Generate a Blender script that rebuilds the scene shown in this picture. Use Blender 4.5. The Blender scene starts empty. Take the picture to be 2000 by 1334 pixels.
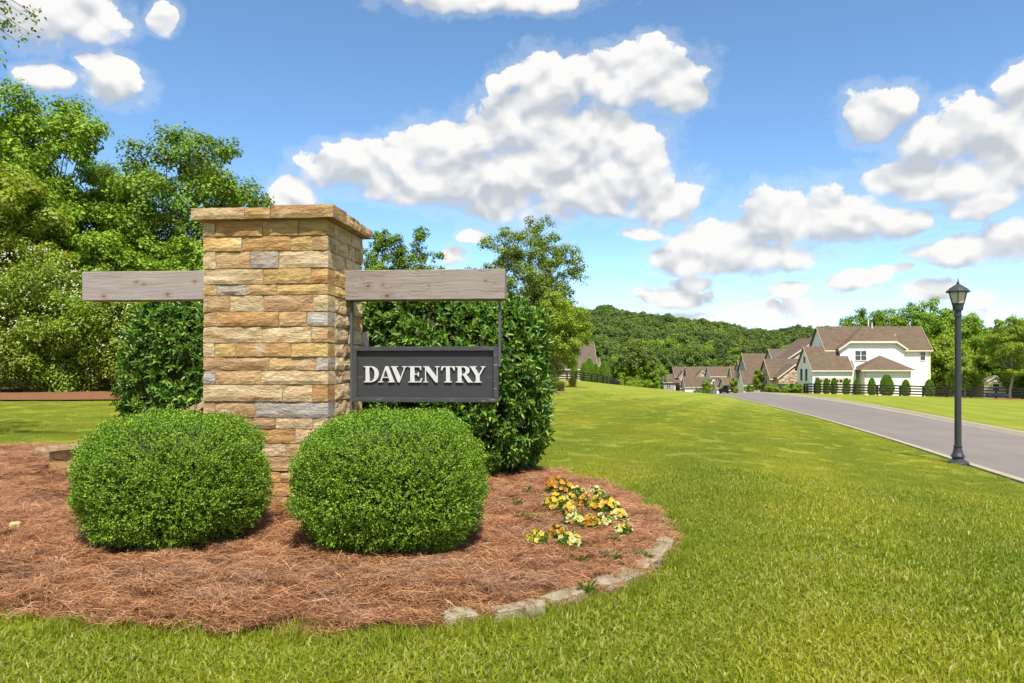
import bpy, math, random
import numpy as np
from mathutils import Vector, noise as mnoise

# ------------------------------------------------------------------ camera, sky, sun
SC = bpy.context.scene
COL = SC.collection
EYE, FPX, CX, HY = 1.25, 1450.0, 1000.0, 705.0      # eye height, focal length in photo pixels, vanishing row
cam = bpy.data.cameras.new('camera'); camo = bpy.data.objects.new('camera', cam); COL.objects.link(camo)
camo.location = (0, 0, EYE); camo.rotation_euler = (math.radians(90), 0, 0)
cam.sensor_width = 36; cam.lens = 36 * FPX / 2000; cam.shift_y = 38 / 2000
cam.clip_start = 0.05; cam.clip_end = 8000
SC.camera = camo

SUN_AZ, SUN_EL = math.radians(167), math.radians(60)   # azimuth clockwise from the view direction (+Y)
SKY_S, EXPO = 0.122, 0.95
sl = bpy.data.lights.new('sun', 'SUN'); sl.energy = 4.15; sl.angle = math.radians(0.5); sl.color = (1, .95, .86)
so = bpy.data.objects.new('sun', sl); COL.objects.link(so)
tosun = Vector((math.sin(SUN_AZ) * math.cos(SUN_EL), math.cos(SUN_AZ) * math.cos(SUN_EL), math.sin(SUN_EL)))
so.rotation_euler = (-tosun).to_track_quat('-Z', 'Y').to_euler(); so.location = (20, -20, 40)
SC.view_settings.view_transform = 'Standard'; SC.view_settings.look = 'None'
SC.view_settings.exposure = EXPO; SC.view_settings.gamma = 1; SC.view_settings.use_curve_mapping = False
SC.cycles.max_bounces = 6; SC.cycles.transparent_max_bounces = 6; SC.cycles.diffuse_bounces = 3
SC.cycles.caustics_reflective = False; SC.cycles.caustics_refractive = False
SC.cycles.sample_clamp_indirect = 6; SC.cycles.use_adaptive_sampling = True; SC.cycles.adaptive_threshold = .02

W = bpy.data.worlds.new('World'); SC.world = W; W.use_nodes = True
W.cycles.sampling_method = 'MANUAL'; W.cycles.sample_map_resolution = 256


class NT:
    """small helper for node trees"""
    def __init__(s, nt): s.nt = nt; nt.nodes.clear()
    def n(s, t, **k):
        nd = s.nt.nodes.new(t)
        for a, b in k.items(): setattr(nd, a, b)
        return nd
    def l(s, a, b): s.nt.links.new(a, b)
    def put(s, v, sock):
        if isinstance(v, bpy.types.NodeSocket): s.l(v, sock)
        elif v is not None: sock.default_value = v
    def m(s, op, a, b=None, c=None, clamp=False):
        nd = s.n('ShaderNodeMath', operation=op, use_clamp=clamp)
        for i, v in enumerate((a, b, c)): s.put(v, nd.inputs[i])
        return nd.outputs[0]
    def v(s, op, a, b=None, c=None):
        nd = s.n('ShaderNodeVectorMath', operation=op)
        for i, v in enumerate((a, b, c)): s.put(v, nd.inputs[i])
        return nd.outputs['Value'] if op in ('DOT_PRODUCT', 'LENGTH', 'DISTANCE') else nd.outputs[0]
    def noise(s, vec, scale, detail=2, rough=.5, dist=0, out='Fac'):
        nd = s.n('ShaderNodeTexNoise'); s.put(vec, nd.inputs['Vector'])
        nd.inputs['Scale'].default_value = scale; nd.inputs['Detail'].default_value = detail
        nd.inputs['Roughness'].default_value = rough; nd.inputs['Distortion'].default_value = dist
        return nd.outputs[out]
    def rng(s, v, a, b, c=0., d=1., smooth=False):
        nd = s.n('ShaderNodeMapRange', interpolation_type='SMOOTHSTEP' if smooth else 'LINEAR')
        s.put(v, nd.inputs[0])
        for i, q in enumerate((a, b, c, d)): s.put(q, nd.inputs[i + 1])
        return nd.outputs[0]
    def mix(s, f, a, b, mode='MIX'):
        nd = s.n('ShaderNodeMix', data_type='RGBA', blend_type=mode)
        s.put(f, nd.inputs[0])
        for q, i in ((a, 6), (b, 7)):
            if isinstance(q, (tuple, list)): q = tuple(q) + (1,) if len(q) == 3 else q
            s.put(q, nd.inputs[i])
        return nd.outputs[2]
    def ramp(s, f, stops):
        nd = s.n('ShaderNodeValToRGB'); s.put(f, nd.inputs[0]); e = nd.color_ramp.elements
        while len(e) < len(stops): e.new(.5)
        for q, (p, c) in zip(e, stops): q.position = p; q.color = tuple(c) + (1,)
        return nd.outputs[0]


def build_world():
    T = NT(W.node_tree)
    out = T.n('ShaderNodeOutputWorld'); bg = T.n('ShaderNodeBackground')
    sky = T.n('ShaderNodeTexSky', sky_type='NISHITA', sun_disc=False)
    sky.sun_elevation = SUN_EL; sky.sun_rotation = SUN_AZ; sky.air_density = .8; sky.dust_density = .15; sky.ozone_density = 2.8; sky.altitude = 1200
    tc = T.n('ShaderNodeTexCoord'); d = tc.outputs['Generated']
    sp = T.n('ShaderNodeSeparateXYZ'); T.l(d, sp.inputs[0]); x, y, z = sp.outputs
    az = T.m('ARCTAN2', x, y); hyp = T.m('SQRT', T.m('ADD', T.m('MULTIPLY', x, x), T.m('MULTIPLY', y, y)))
    el = T.m('DIVIDE', z, T.m('MAXIMUM', hyp, .08))
    cb = T.n('ShaderNodeCombineXYZ'); T.l(az, cb.inputs[0]); T.l(el, cb.inputs[1]); p = cb.outputs[0]
    w1 = T.v('SUBTRACT', T.noise(p, 9, 4, .55, out='Color'), (.5, .5, .5))
    pw = T.v('MULTIPLY_ADD', w1, (.055, .04, 0), p)
    # cumulus masses: centre and half size in photo pixels, turned into azimuth / slope
    B = [(690, 322, 90, 46), (775, 305, 85, 42), (870, 292, 115, 48), (965, 262, 115, 52), (1075, 165, 85, 55), (1050, 235, 110, 62),
         (1190, 150, 85, 55), (1268, 140, 85, 62), (1325, 180, 48, 38), (972, 175, 24, 28), (1165, 270, 110, 75), (1245, 300, 65, 62),
         (860, 350, 110, 55), (1010, 350, 170, 70), (1110, 300, 150, 70), (1000, 215, 70, 50), (1160, 365, 150, 58), (1285, 390, 75, 46), (960, 408, 62, 26), (738, 352, 38, 34),
         (572, 382, 50, 42), (1320, 505, 50, 28), (1405, 472, 90, 50), (1500, 440, 85, 60), (1575, 425, 85, 58), (1660, 432, 80, 48),
         (1735, 432, 62, 36), (1460, 508, 150, 30), (1690, 225, 52, 48), (1765, 205, 50, 34), (1860, 262, 120, 55), (1950, 270, 90, 64),
         (1770, 335, 90, 36), (1890, 335, 150, 45), (2010, 310, 90, 80), (1925, 398, 95, 28), (1880, 492, 110, 32), (1975, 470, 75, 38),
         (1680, 550, 62, 19), (1742, 530, 38, 12), (1540, 571, 36, 16), (1500, 606, 85, 24), (1315, 580, 80, 22), (1350, 556, 42, 16),
         (1400, 620, 110, 13), (1830, 572, 66, 24), (1920, 592, 32, 19), (940, -4, 195, 30), (1065, 2, 80, 26), (150, 14, 105, 52),
         (60, 20, 90, 60), (325, 30, 28, 30), (88, 142, 52, 26), (235, 150, 60, 46), (185, 112, 34, 14), (920, 462, 30, 13),
         (888, 502, 26, 20), (1250, 455, 46, 12), (1990, 170, 40, 40)]
    def field(pv):
        f = None
        for (px, py, rx, ry) in B:
            u = (px - CX) / FPX; a = math.atan(u); e = (HY - py) / FPX * math.cos(a)
            sx, sy = FPX / rx / math.cos(a) ** 2, FPX / ry / math.cos(a)
            q = T.v('MULTIPLY_ADD', pv, (sx, sy, 0), (-a * sx, -e * sy, 0))
            dd = T.v('DOT_PRODUCT', q, q)
            f = dd if f is None else T.m('SMOOTH_MIN', f, dd, .35)
        return f
    def lobes(pv, sc):
        vo = T.n('ShaderNodeTexVoronoi', voronoi_dimensions='2D', feature='SMOOTH_F1'); vo.inputs['Scale'].default_value = sc
        vo.inputs['Smoothness'].default_value = .35; T.l(pv, vo.inputs['Vector']); return vo.outputs['Distance']
    # the same kind of sky all round, outside the view
    n2 = T.noise(T.v('MULTIPLY', d, (1, 1, 2.2)), 2.6, 3, .5)
    gate = T.m('MAXIMUM', T.rng(T.m('ABSOLUTE', az), .70, .86, smooth=True), T.rng(el, .52, .66, smooth=True))
    fo = T.m('ADD', T.rng(n2, .50, .60, 1.6, .2), T.m('MULTIPLY', T.m('SUBTRACT', 1, gate), 9))
    up = T.v('ADD', pw, (.003, .020, 0))
    f0 = field(pw); f = T.m('MINIMUM', f0, fo); f1 = T.m('MINIMUM', field(up), fo)
    pl = T.v('MULTIPLY', pw, (1, 1.25, 1)); ul = T.v('MULTIPLY', up, (1, 1.25, 1))
    b0 = T.m('ADD', T.m('MULTIPLY', lobes(pl, 17), 1.1), T.m('MULTIPLY', lobes(pl, 42), .6))
    b1 = T.m('ADD', T.m('MULTIPLY', lobes(ul, 17), 1.1), T.m('MULTIPLY', lobes(ul, 42), .6))
    nf = T.m('ADD', T.m('MULTIPLY', T.noise(pw, 26, 8, .66), .8), T.m('MULTIPLY', T.noise(pw, 95, 5, .7), .2))
    fd = T.m('ADD', T.m('ADD', f, T.m('MULTIPLY_ADD', b0, 1.0, -1.05)), T.m('MULTIPLY_ADD', nf, 3.2, -1.6))
    slope = T.m('SUBTRACT', f1, f)                                 # > 0 on the crown of a cloud, < 0 under it
    top = T.rng(slope, -.25, .45, 0, 1, smooth=True)
    edge0 = T.rng(top, 0, 1, 1.40, .98); edge1 = T.rng(top, 0, 1, .10, .62)
    mask = T.rng(fd, edge0, edge1, 0, 1, smooth=True)
    veil = T.m('MULTIPLY', T.rng(T.m('ADD', fd, T.m('MULTIPLY_ADD', T.noise(pw, 60, 6, .7), 2.4, -1.2)), 2.3, .9, 0, 1, smooth=True), .22)
    mask = T.m('MULTIPLY', T.m('MAXIMUM', mask, veil), T.rng(el, .0, .07, .45, 1))
    # light from above: crowns and the upper side of each billow are bright, hollows and bases grey
    rel = T.m('ADD', T.m('MULTIPLY', T.m('SUBTRACT', b1, b0), 1.15), T.m('MULTIPLY', T.m('SUBTRACT', T.noise(up, 30, 5, .6), T.noise(pw, 30, 5, .6)), -.6))
    wide = T.m('SUBTRACT', T.noise(p, 9, 2, .5), .5)
    sh = T.m('ADD', T.m('ADD', T.m('MULTIPLY_ADD', slope, .50, .54), rel), T.m('MULTIPLY', wide, 1.5), clamp=True)
    sh = T.m('MAXIMUM', sh, T.rng(mask, .35, .1))          # thin edges let the sun through
    k = 1.0 / (SKY_S * 2 ** EXPO)
    ccol = T.mix(sh, tuple(k * q for q in (.57, .615, .675)), tuple(k * q for q in (.98, .975, .965)))
    hs = T.n('ShaderNodeHueSaturation'); T.l(sky.outputs[0], hs.inputs['Color'])
    hs.inputs['Saturation'].default_value = 1.06; hs.inputs['Hue'].default_value = .492; hs.inputs['Value'].default_value = 1.0
    T.l(T.mix(mask, hs.outputs[0], ccol), bg.inputs[0]); bg.inputs[1].default_value = SKY_S
    T.l(bg.outputs[0], out.inputs[0])


build_world()

# ------------------------------------------------------------------ helpers
ORG = {}


def tag(o, label=None, cat=None, group=None, kind=None):
    if label: o['label'] = label
    if cat: o['category'] = cat
    if group: o['group'] = group
    if kind: o['kind'] = kind
    return o


def thing(name, label, cat, loc=(0, 0, 0), rz=0, group=None):
    o = bpy.data.objects.new(name, None); COL.objects.link(o)
    o.location = loc; o.rotation_euler = (0, 0, rz); o.empty_display_size = .2
    ORG[o.name] = np.array(loc, float)
    return tag(o, label, cat, group)


def np_mesh(name, V, F, mats=(), smooth=False, mi=None):
    me = bpy.data.meshes.new(name); V = np.asarray(V, np.float32)
    if isinstance(F, np.ndarray):
        k = F.shape[1]; n = len(F)
        me.vertices.add(len(V)); me.vertices.foreach_set('co', V.ravel())
        me.loops.add(n * k); me.loops.foreach_set('vertex_index', F.astype(np.int32).ravel())
        me.polygons.add(n); me.polygons.foreach_set('loop_start', np.arange(0, n * k, k, dtype=np.int32))
    else:
        me.from_pydata(V.tolist(), [], F)
    me.update(calc_edges=True)
    for m_ in mats: me.materials.append(m_)
    if mi is not None: me.polygons.foreach_set('material_index', np.asarray(mi, np.int32))
    if smooth: me.polygons.foreach_set('use_smooth', np.ones(len(me.polygons), bool))
    me.validate()
    return me


def link(name, me, parent=None, loc=None):
    o = bpy.data.objects.new(name, me); COL.objects.link(o)
    if parent is not None: o.parent = parent
    if loc is not None: o.location = loc
    return o


def root_of(o):
    while o.parent is not None: o = o.parent
    return o


class MB:
    """collects faces in world (or root-local) coordinates"""
    def __init__(s): s.v = []; s.f = []
    def poly(s, pts):
        b = len(s.v); s.v += [tuple(p) for p in pts]; s.f.append(list(range(b, b + len(pts)))); return s
    def solid(s, top, drop):
        """polygon extruded by vector drop"""
        b = len(s.v); n = len(top)
        s.v += [tuple(p) for p in top] + [(p[0] + drop[0], p[1] + drop[1], p[2] + drop[2]) for p in top]
        s.f.append(list(range(b, b + n))); s.f.append(list(range(b + 2 * n - 1, b + n - 1, -1)))
        for i in range(n):
            j = (i + 1) % n; s.f.append([b + j, b + i, b + n + i, b + n + j])
        return s
    def box(s, x0, x1, y0, y1, z0, z1):
        return s.solid([(x0, y0, z1), (x1, y0, z1), (x1, y1, z1), (x0, y1, z1)], (0, 0, z0 - z1))
    def tube(s, pts, rad, n=6, cap=True):
        pts = [Vector(p) for p in pts]; rings = []
        for i, p in enumerate(pts):
            t = (pts[min(i + 1, len(pts) - 1)] - pts[max(i - 1, 0)]).normalized()
            a = t.orthogonal().normalized() if i == 0 else (rings_a - t * rings_a.dot(t)).normalized()
            rings_a = a; b_ = t.cross(a); r = rad[i] if hasattr(rad, '__len__') else rad
            base = len(s.v)
            s.v += [tuple(p + (a * math.cos(q) + b_ * math.sin(q)) * r) for q in [2 * math.pi * k / n for k in range(n)]]
            rings.append(base)
        for A, B_ in zip(rings, rings[1:]):
            for k in range(n): s.f.append([A + k, A + (k + 1) % n, B_ + (k + 1) % n, B_ + k])
        if cap: s.f.append([rings[0] + k for k in range(n)][::-1]); s.f.append([rings[-1] + k for k in range(n)])
        return s
    def lathe(s, c, prof, n=16):
        """prof: list of (radius, z)"""
        rings = []
        for r, z in prof:
            rings.append(len(s.v))
            s.v += [(c[0] + r * math.cos(2 * math.pi * k / n), c[1] + r * math.sin(2 * math.pi * k / n), c[2] + z) for k in range(n)]
        for A, B_ in zip(rings, rings[1:]):
            for k in range(n): s.f.append([A + k, A + (k + 1) % n, B_ + (k + 1) % n, B_ + k])
        s.f.append([rings[0] + k for k in range(n)][::-1]); s.f.append([rings[-1] + k for k in range(n)])
        return s
    def build(s, name, mat, parent=None, local=False, smooth=False):
        V = np.array(s.v, float)
        if parent is not None and not local: V = V - ORG[root_of(parent).name]
        o = link(name, np_mesh(name, V, s.f, [mat] if mat else [], smooth), parent)
        return o


def sm(a, b, x):
    t = np.clip((np.asarray(x, float) - a) / (b - a), 0, 1); return t * t * (3 - 2 * t)


# ------------------------------------------------------------------ terrain shape
_ly = [-60, 0, 11.08, 13.9, 19.2, 31.3, 50, 76, 101, 130, 180, 260]
_lx = [-11, 4.7, 7.64, 8.4, 9.9, 13, 17.2, 22.6, 27.3, 32, 39, 46]
_ry = [-60, 0, 24.8, 38.2, 49.2, 64, 81, 101, 130, 180, 260]
_rx = [-5, 10.6, 17.1, 20.9, 23.8, 27, 30, 33.8, 38.6, 46, 53]


def _smooth_interp(ys, xs):
    g = np.linspace(-60, 260, 641); v = np.interp(g, ys, xs)
    k = np.ones(13) / 13; vv = np.convolve(np.pad(v, 6, 'edge'), k, 'valid'); vv[:7] = v[:7]; vv[-7:] = v[-7:]
    return lambda y: np.interp(y, g, vv)


xl, xr = _smooth_interp(_ly, _lx), _smooth_interp(_ry, _rx)
def zl(Y): return -.251 - .03 * np.clip(Y, 4, 215) - 2.5 * sm(105, 160, Y)
def zr(Y): return -.65 - .02 * np.clip(Y, 2, 215) - .0002 * np.clip(np.asarray(Y, float) - 60, 0, 150) ** 2 - .8 * sm(105, 160, Y)
_hu = [-500, 600, 1000, 1145, 1196, 1226, 1310, 1370, 1400, 1440, 1460, 1505, 1544, 1559, 1595, 1700, 1900, 1950, 2100, 2600]
_hv = [600, 600, 602, 606, 605, 613, 625, 629, 637, 640, 648, 650, 648, 643, 646, 652, 652, 648, 640, 640]
RIDGE = 640.


def ground(X, Y):
    X = np.asarray(X, float); Y = np.asarray(Y, float)
    a, b = xl(Y), xr(Y)
    xc = 1.5 + .07 * np.clip(Y, 0, 200)
    left = sm(-1, -9, X - .0 * Y)
    zc = -.016 * np.clip(Y - 8, 0, 200) * (1 - .8 * left) - 6 * sm(118, 200, Y)
    t = np.clip((X - xc) / np.maximum(a - xc, .5), 0, 1)
    zleft = zc * (1 - t) + zl(Y) * t
    tm = np.clip((X - a) / (b - a), 0, 1)
    zmid = zl(Y) * (1 - tm) + zr(Y) * tm
    zright = zr(Y) - .025 * np.clip(X - b, 0, 60)
    z = np.where(X < a, zleft, np.where(X < b, zmid, zright))
    f = sm(190, 250, Y); z = z * (1 - f) + -9.2 * f
    px = CX + FPX * X / np.maximum(Y, 1)
    top = EYE + (HY - np.interp(px, _hu, _hv)) / FPX * RIDGE - 8
    hy = np.clip((Y - 255) / (RIDGE - 255), 0, 1)
    z = z + (top + 9.2) * (hy ** .85) * (Y > 255)
    return z


def hit(px, py, ymax=260, zoff=0):
    ys = np.linspace(1.5, ymax, 9000); X = (px - CX) / FPX * ys; Z = EYE - (py - HY) / FPX * ys
    k = np.argmax(Z < ground(X, ys) + zoff)
    return Vector((X[k], ys[k], float(ground(X[k], ys[k]))))


def P(px, py, Y): return ((px - CX) / FPX * Y, Y, EYE - (py - HY) / FPX * Y)
def PX(px, Y): return (px - CX) / FPX * Y
def PZ(py, Y): return EYE - (py - HY) / FPX * Y
def gz(x, y): return float(ground(x, y))


# ------------------------------------------------------------------ materials
MAT = {}


def mat(name, fn):
    if name in MAT: return MAT[name]
    m_ = bpy.data.materials.new(name); m_.use_nodes = True; T = NT(m_.node_tree)
    out = T.n('ShaderNodeOutputMaterial'); T.out = out; b = T.n('ShaderNodeBsdfPrincipled'); T.b = b
    b.inputs['Specular IOR Level'].default_value = .3
    T.l(b.outputs[0], out.inputs[0]); fn(T, b); MAT[name] = m_
    return m_


def bump(T, b, h, strength=.4, dist=.01):
    n_ = T.n('ShaderNodeBump'); n_.inputs['Strength'].default_value = strength; n_.inputs['Distance'].default_value = dist
    T.l(h, n_.inputs['Height']); T.l(n_.outputs[0], b.inputs['Normal'])


def plain(name, col, rough=.6, var=.12, scale=6, spec=.3, metal=0, bmp=0):
    def fn(T, b):
        pos = T.n('ShaderNodeNewGeometry').outputs['Position']
        n_ = T.noise(pos, scale, 4, .6)
        c = T.mix(n_, tuple(q * (1 - var) for q in col), tuple(min(1, q * (1 + var)) for q in col))
        T.l(c, b.inputs['Base Color']); b.inputs['Roughness'].default_value = rough
        b.inputs['Specular IOR Level'].default_value = spec; b.inputs['Metallic'].default_value = metal
        if bmp: bump(T, b, T.noise(pos, scale * 6, 4, .6), bmp, .01)
    return mat(name, fn)


def leafmat(name, cols, rough=.45, trans=.3, tcol=None, spec=.35, big=.35, bigcol=None, inst=False):
    def fn(T, b):
        g = T.n('ShaderNodeNewGeometry')
        c = T.ramp(g.outputs['Random Per Island'], [(i / (len(cols) - 1), q) for i, q in enumerate(cols)])
        if bigcol:
            c = T.mix(T.m('MULTIPLY', T.rng(T.noise(g.outputs['Position'], big, 2), .42, .62), .65), c, bigcol)
        if inst:                                   # every crown of the wood has its own green
            c = T.mix(1, c, T.ramp(T.n('ShaderNodeObjectInfo').outputs['Random'], [(0, (.62, .72, .85)), (.3, (.85, .9, .95)), (.6, (1.05, 1.02, .95)), (.85, (1.35, 1.2, 1.0)), (1, (1.1, 1.0, 1.2))]), 'MULTIPLY')
        T.l(c, b.inputs['Base Color']); b.inputs['Roughness'].default_value = rough; b.inputs['Specular IOR Level'].default_value = spec
        tr = T.n('ShaderNodeBsdfTranslucent'); T.l(T.mix(1, c, tcol or (1.5, 1.45, .6), 'MULTIPLY'), tr.inputs[0])
        mx = T.n('ShaderNodeMixShader'); mx.inputs[0].default_value = trans
        T.l(b.outputs[0], mx.inputs[1]); T.l(tr.outputs[0], mx.inputs[2]); T.l(mx.outputs[0], T.out.inputs[0])
    return mat(name, fn)


def lawn_colour(T, pos):
    """worn and lush patches, clippings and mowing passes of the turf"""
    big = T.noise(pos, .35, 3, .55); mid = T.noise(pos, 1.7, 4, .6); fine = T.noise(pos, 30, 3, .7)
    c = T.mix(T.rng(big, .38, .62), (.245, .292, .018), (.37, .372, .027))
    c = T.mix(T.m('MULTIPLY', T.rng(mid, .52, .74), .6), c, (.45, .41, .09))
    sp = T.n('ShaderNodeSeparateXYZ'); T.l(pos, sp.inputs[0])
    st = T.m('SINE', T.m('MULTIPLY', T.m('MULTIPLY_ADD', sp.outputs[0], -.93, T.m('MULTIPLY', sp.outputs[1], .30)), 2.9))
    st = T.m('ADD', st, T.m('MULTIPLY_ADD', T.noise(pos, .8, 2), 2.4, -1.2))
    c = T.mix(T.m('MULTIPLY', T.rng(st, -.5, .7), .5), c, (.185, .252, .016))
    return c, fine


def lawn_fn(T, b):
    pos = T.n('ShaderNodeNewGeometry').outputs['Position']
    c, fine = lawn_colour(T, pos)
    c = T.mix(T.rng(fine, .3, .7), T.mix(.55, c, (.06, .085, .010)), T.mix(.35, c, (.15, .165, .03)))
    far = T.noise(pos, .012, 4, .6)
    sp = T.n('ShaderNodeSeparateXYZ'); T.l(pos, sp.inputs[0])
    T.l(T.mix(T.rng(sp.outputs[1], 165, 215), c, (.045, .075, .015)), b.inputs['Base Color'])
    b.inputs['Roughness'].default_value = .85; b.inputs['Specular IOR Level'].default_value = .1
    bump(T, b, T.noise(pos, 45, 4, .75), .9, .03)


def grass_fn(T, b):
    g = T.n('ShaderNodeNewGeometry'); c, fine = lawn_colour(T, g.outputs['Position'])
    r = g.outputs['Random Per Island']
    c = T.mix(T.rng(r, 0, .45), T.mix(.4, c, (.08, .15, .01)), c)
    c = T.mix(T.rng(r, .80, .97), c, (.46, .40, .15))
    T.l(c, b.inputs['Base Color']); b.inputs['Roughness'].default_value = .5
    tr = T.n('ShaderNodeBsdfTranslucent'); T.l(T.mix(1, c, (1.4, 1.4, .7), 'MULTIPLY'), tr.inputs[0])
    mx = T.n('ShaderNodeMixShader'); mx.inputs[0].default_value = .42
    T.l(b.outputs[0], mx.inputs[1]); T.l(tr.outputs[0], mx.inputs[2]); T.l(mx.outputs[0], T.out.inputs[0])


def asphalt_fn(T, b):
    pos = T.n('ShaderNodeNewGeometry').outputs['Position']
    c = T.mix(T.rng(T.noise(pos, .5, 3), .35, .65), (.162, .135, .117), (.185, .156, .135))
    c = T.mix(T.m('MULTIPLY', T.rng(T.noise(pos, 160, 2, .7), .5, .75), .5), c, (.25, .23, .215))
    c = T.mix(T.m('MULTIPLY', T.rng(T.noise(pos, 2.2, 5, .7), .60, .70), .25), c, (.10, .09, .085))
    sp = T.n('ShaderNodeSeparateXYZ'); T.l(pos, sp.inputs[0]); cb = T.n('ShaderNodeCombineXYZ')
    T.l(T.m('MULTIPLY_ADD', sp.outputs[1], -.235, sp.outputs[0]), cb.inputs[0]); T.l(T.m('MULTIPLY', sp.outputs[1], .03), cb.inputs[1])
    c = T.mix(T.m('MULTIPLY', T.rng(T.noise(cb.outputs[0], 1.1, 4, .6), .42, .62), .30), c, (.115, .098, .088))
    T.l(c, b.inputs['Base Color']); b.inputs['Roughness'].default_value = .85
    bump(T, b, T.noise(pos, 200, 2), .3, .004)


def straw_fn(T, b):
    pos = T.n('ShaderNodeNewGeometry').outputs['Position']
    st = T.v('MULTIPLY', pos, (1, 1, 1))
    n1 = T.noise(st, 60, 5, .75, 1.2); n2 = T.noise(pos, 2.2, 4, .6)
    c = T.mix(T.rng(n1, .35, .65), (.11, .046, .022), (.30, .145, .070))
    c = T.mix(T.m('MULTIPLY', T.rng(n2, .55, .7), .5), c, (.10, .06, .045))
    T.l(c, b.inputs['Base Color']); b.inputs['Roughness'].default_value = .9; b.inputs['Specular IOR Level'].default_value = .1
    bump(T, b, n1, .9, .03)


def needle_fn(T, b):
    g = T.n('ShaderNodeNewGeometry')
    c = T.ramp(g.outputs['Random Per Island'], [(0, (.13, .050, .023)), (.35, (.26, .108, .046)), (.7, (.38, .175, .078)), (.9, (.50, .27, .13)), (1, (.56, .39, .24))])
    c = T.mix(T.m('MULTIPLY', T.rng(T.noise(g.outputs['Position'], 1.6, 3), .52, .7), .45), c, (.30, .20, .14))
    T.l(c, b.inputs['Base Color']); b.inputs['Roughness'].default_value = .6


def stone_fn(T, b):
    oi = T.n('ShaderNodeObjectInfo'); tc = T.n('ShaderNodeTexCoord').outputs['Object']
    rnd = oi.outputs['Random']
    cb = T.n('ShaderNodeCombineXYZ')
    for i, s_ in enumerate((37., 91., 53.)): T.l(T.m('MULTIPLY', rnd, s_), cb.inputs[i])
    p = T.v('ADD', tc, cb.outputs[0])
    pz = T.v('MULTIPLY', p, (1.0, 1.0, 3.2))
    c = oi.outputs['Color']
    lo = T.noise(pz, 5, 4, .6, .8)
    c2 = T.mix(T.rng(lo, .35, .65), T.mix(1, c, (.72, .62, .50), 'MULTIPLY'), T.mix(1, c, (1.12, 1.10, 1.05), 'MULTIPLY'))
    # rusty bedding bands, pale quartz faces and dark lichen
    band = T.rng(T.noise(T.v('MULTIPLY', p, (1.2, 1.2, 7)), 3.2, 4, .6, .6), .56, .64)
    c2 = T.mix(T.m('MULTIPLY', band, .66), c2, (.36, .18, .065))
    pale = T.rng(T.noise(p, 6, 3, .55), .60, .70)
    c2 = T.mix(T.m('MULTIPLY', pale, .55), c2, (.55, .47, .36))
    grime = T.rng(T.noise(p, 11, 6, .72), .60, .74)
    c2 = T.mix(T.m('MULTIPLY', grime, .4), c2, (.10, .075, .05))
    speck = T.noise(p, 90, 3, .7)
    c2 = T.mix(T.rng(speck, .2, .8, 0, .22), c2, (.16, .11, .07))
    T.l(c2, b.inputs['Base Color']); b.inputs['Roughness'].default_value = .85; b.inputs['Specular IOR Level'].default_value = .2
    h = T.m('ADD', T.m('MULTIPLY', T.noise(T.v('MULTIPLY', p, (1, 1, 2.4)), 22, 6, .68, .5), .9), T.m('MULTIPLY', speck, .12))
    bump(T, b, h, 1.0, .026)


def wood_fn(knots, tint=(1, 1, 1), crack=True):
    def fn(T, b):
        tc = T.n('ShaderNodeTexCoord').outputs['Object']
        warp = T.v('MULTIPLY_ADD', T.v('SUBTRACT', T.noise(tc, 3, 2, out='Color'), (.5, .5, .5)), (0, .05, .06), tc)
        kn = None
        for kx, kz, kr in knots:
            q = T.v('MULTIPLY_ADD', tc, (1 / kr / 1.5, 0, 1 / kr), (-kx / kr / 1.5, 0, -kz / kr)); dd = T.v('LENGTH', q)
            kn = dd if kn is None else T.m('MINIMUM', kn, dd)
        g1 = T.noise(T.v('MULTIPLY', warp, (1.6, 10, 42)), 1.6, 5, .65, .3)
        g2 = T.noise(T.v('MULTIPLY', warp, (2.5, 60, 170)), 1.5, 3, .6)
        bl = T.noise(T.v('MULTIPLY', tc, (2, 2, 5)), 1.5, 3)
        c = T.mix(T.rng(g1, .32, .68), (.20, .165, .143), (.35, .305, .275))
        c = T.mix(T.rng(g2, .2, .8, 0, .35), c, (.22, .18, .15))
        c = T.mix(T.m('MULTIPLY', T.rng(bl, .45, .65), .45), c, (.27, .245, .24))
        c = T.mix(1, c, tint, 'MULTIPLY')
        ring = T.m('MULTIPLY_ADD', T.m('SINE', T.m('MULTIPLY', kn, 13)), .5, .5)
        kmask = T.rng(kn, 1.9, .9)
        c = T.mix(T.m('MULTIPLY', kmask, T.m('MULTIPLY_ADD', ring, .35, .25)), c, (.20, .125, .075))
        c = T.mix(T.rng(kn, .55, .35), c, (.14, .075, .04))
        ck = T.rng(T.m('ABSOLUTE', T.m('SUBTRACT', T.noise(T.v('MULTIPLY', warp, (.9, 1, 9)), 1.7, 3), .5)), .012, .0)
        if crack: c = T.mix(T.m('MULTIPLY', ck, .5), c, (.10, .08, .065))
        T.l(c, b.inputs['Base Color']); b.inputs['Roughness'].default_value = .85; b.inputs['Specular IOR Level'].default_value = .15
        bump(T, b, T.m('ADD', T.m('MULTIPLY', g1, .5), T.m('MULTIPLY_ADD', g2, .4, T.m('MULTIPLY', ck, -.5))), .5, .006)
    return fn


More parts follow.
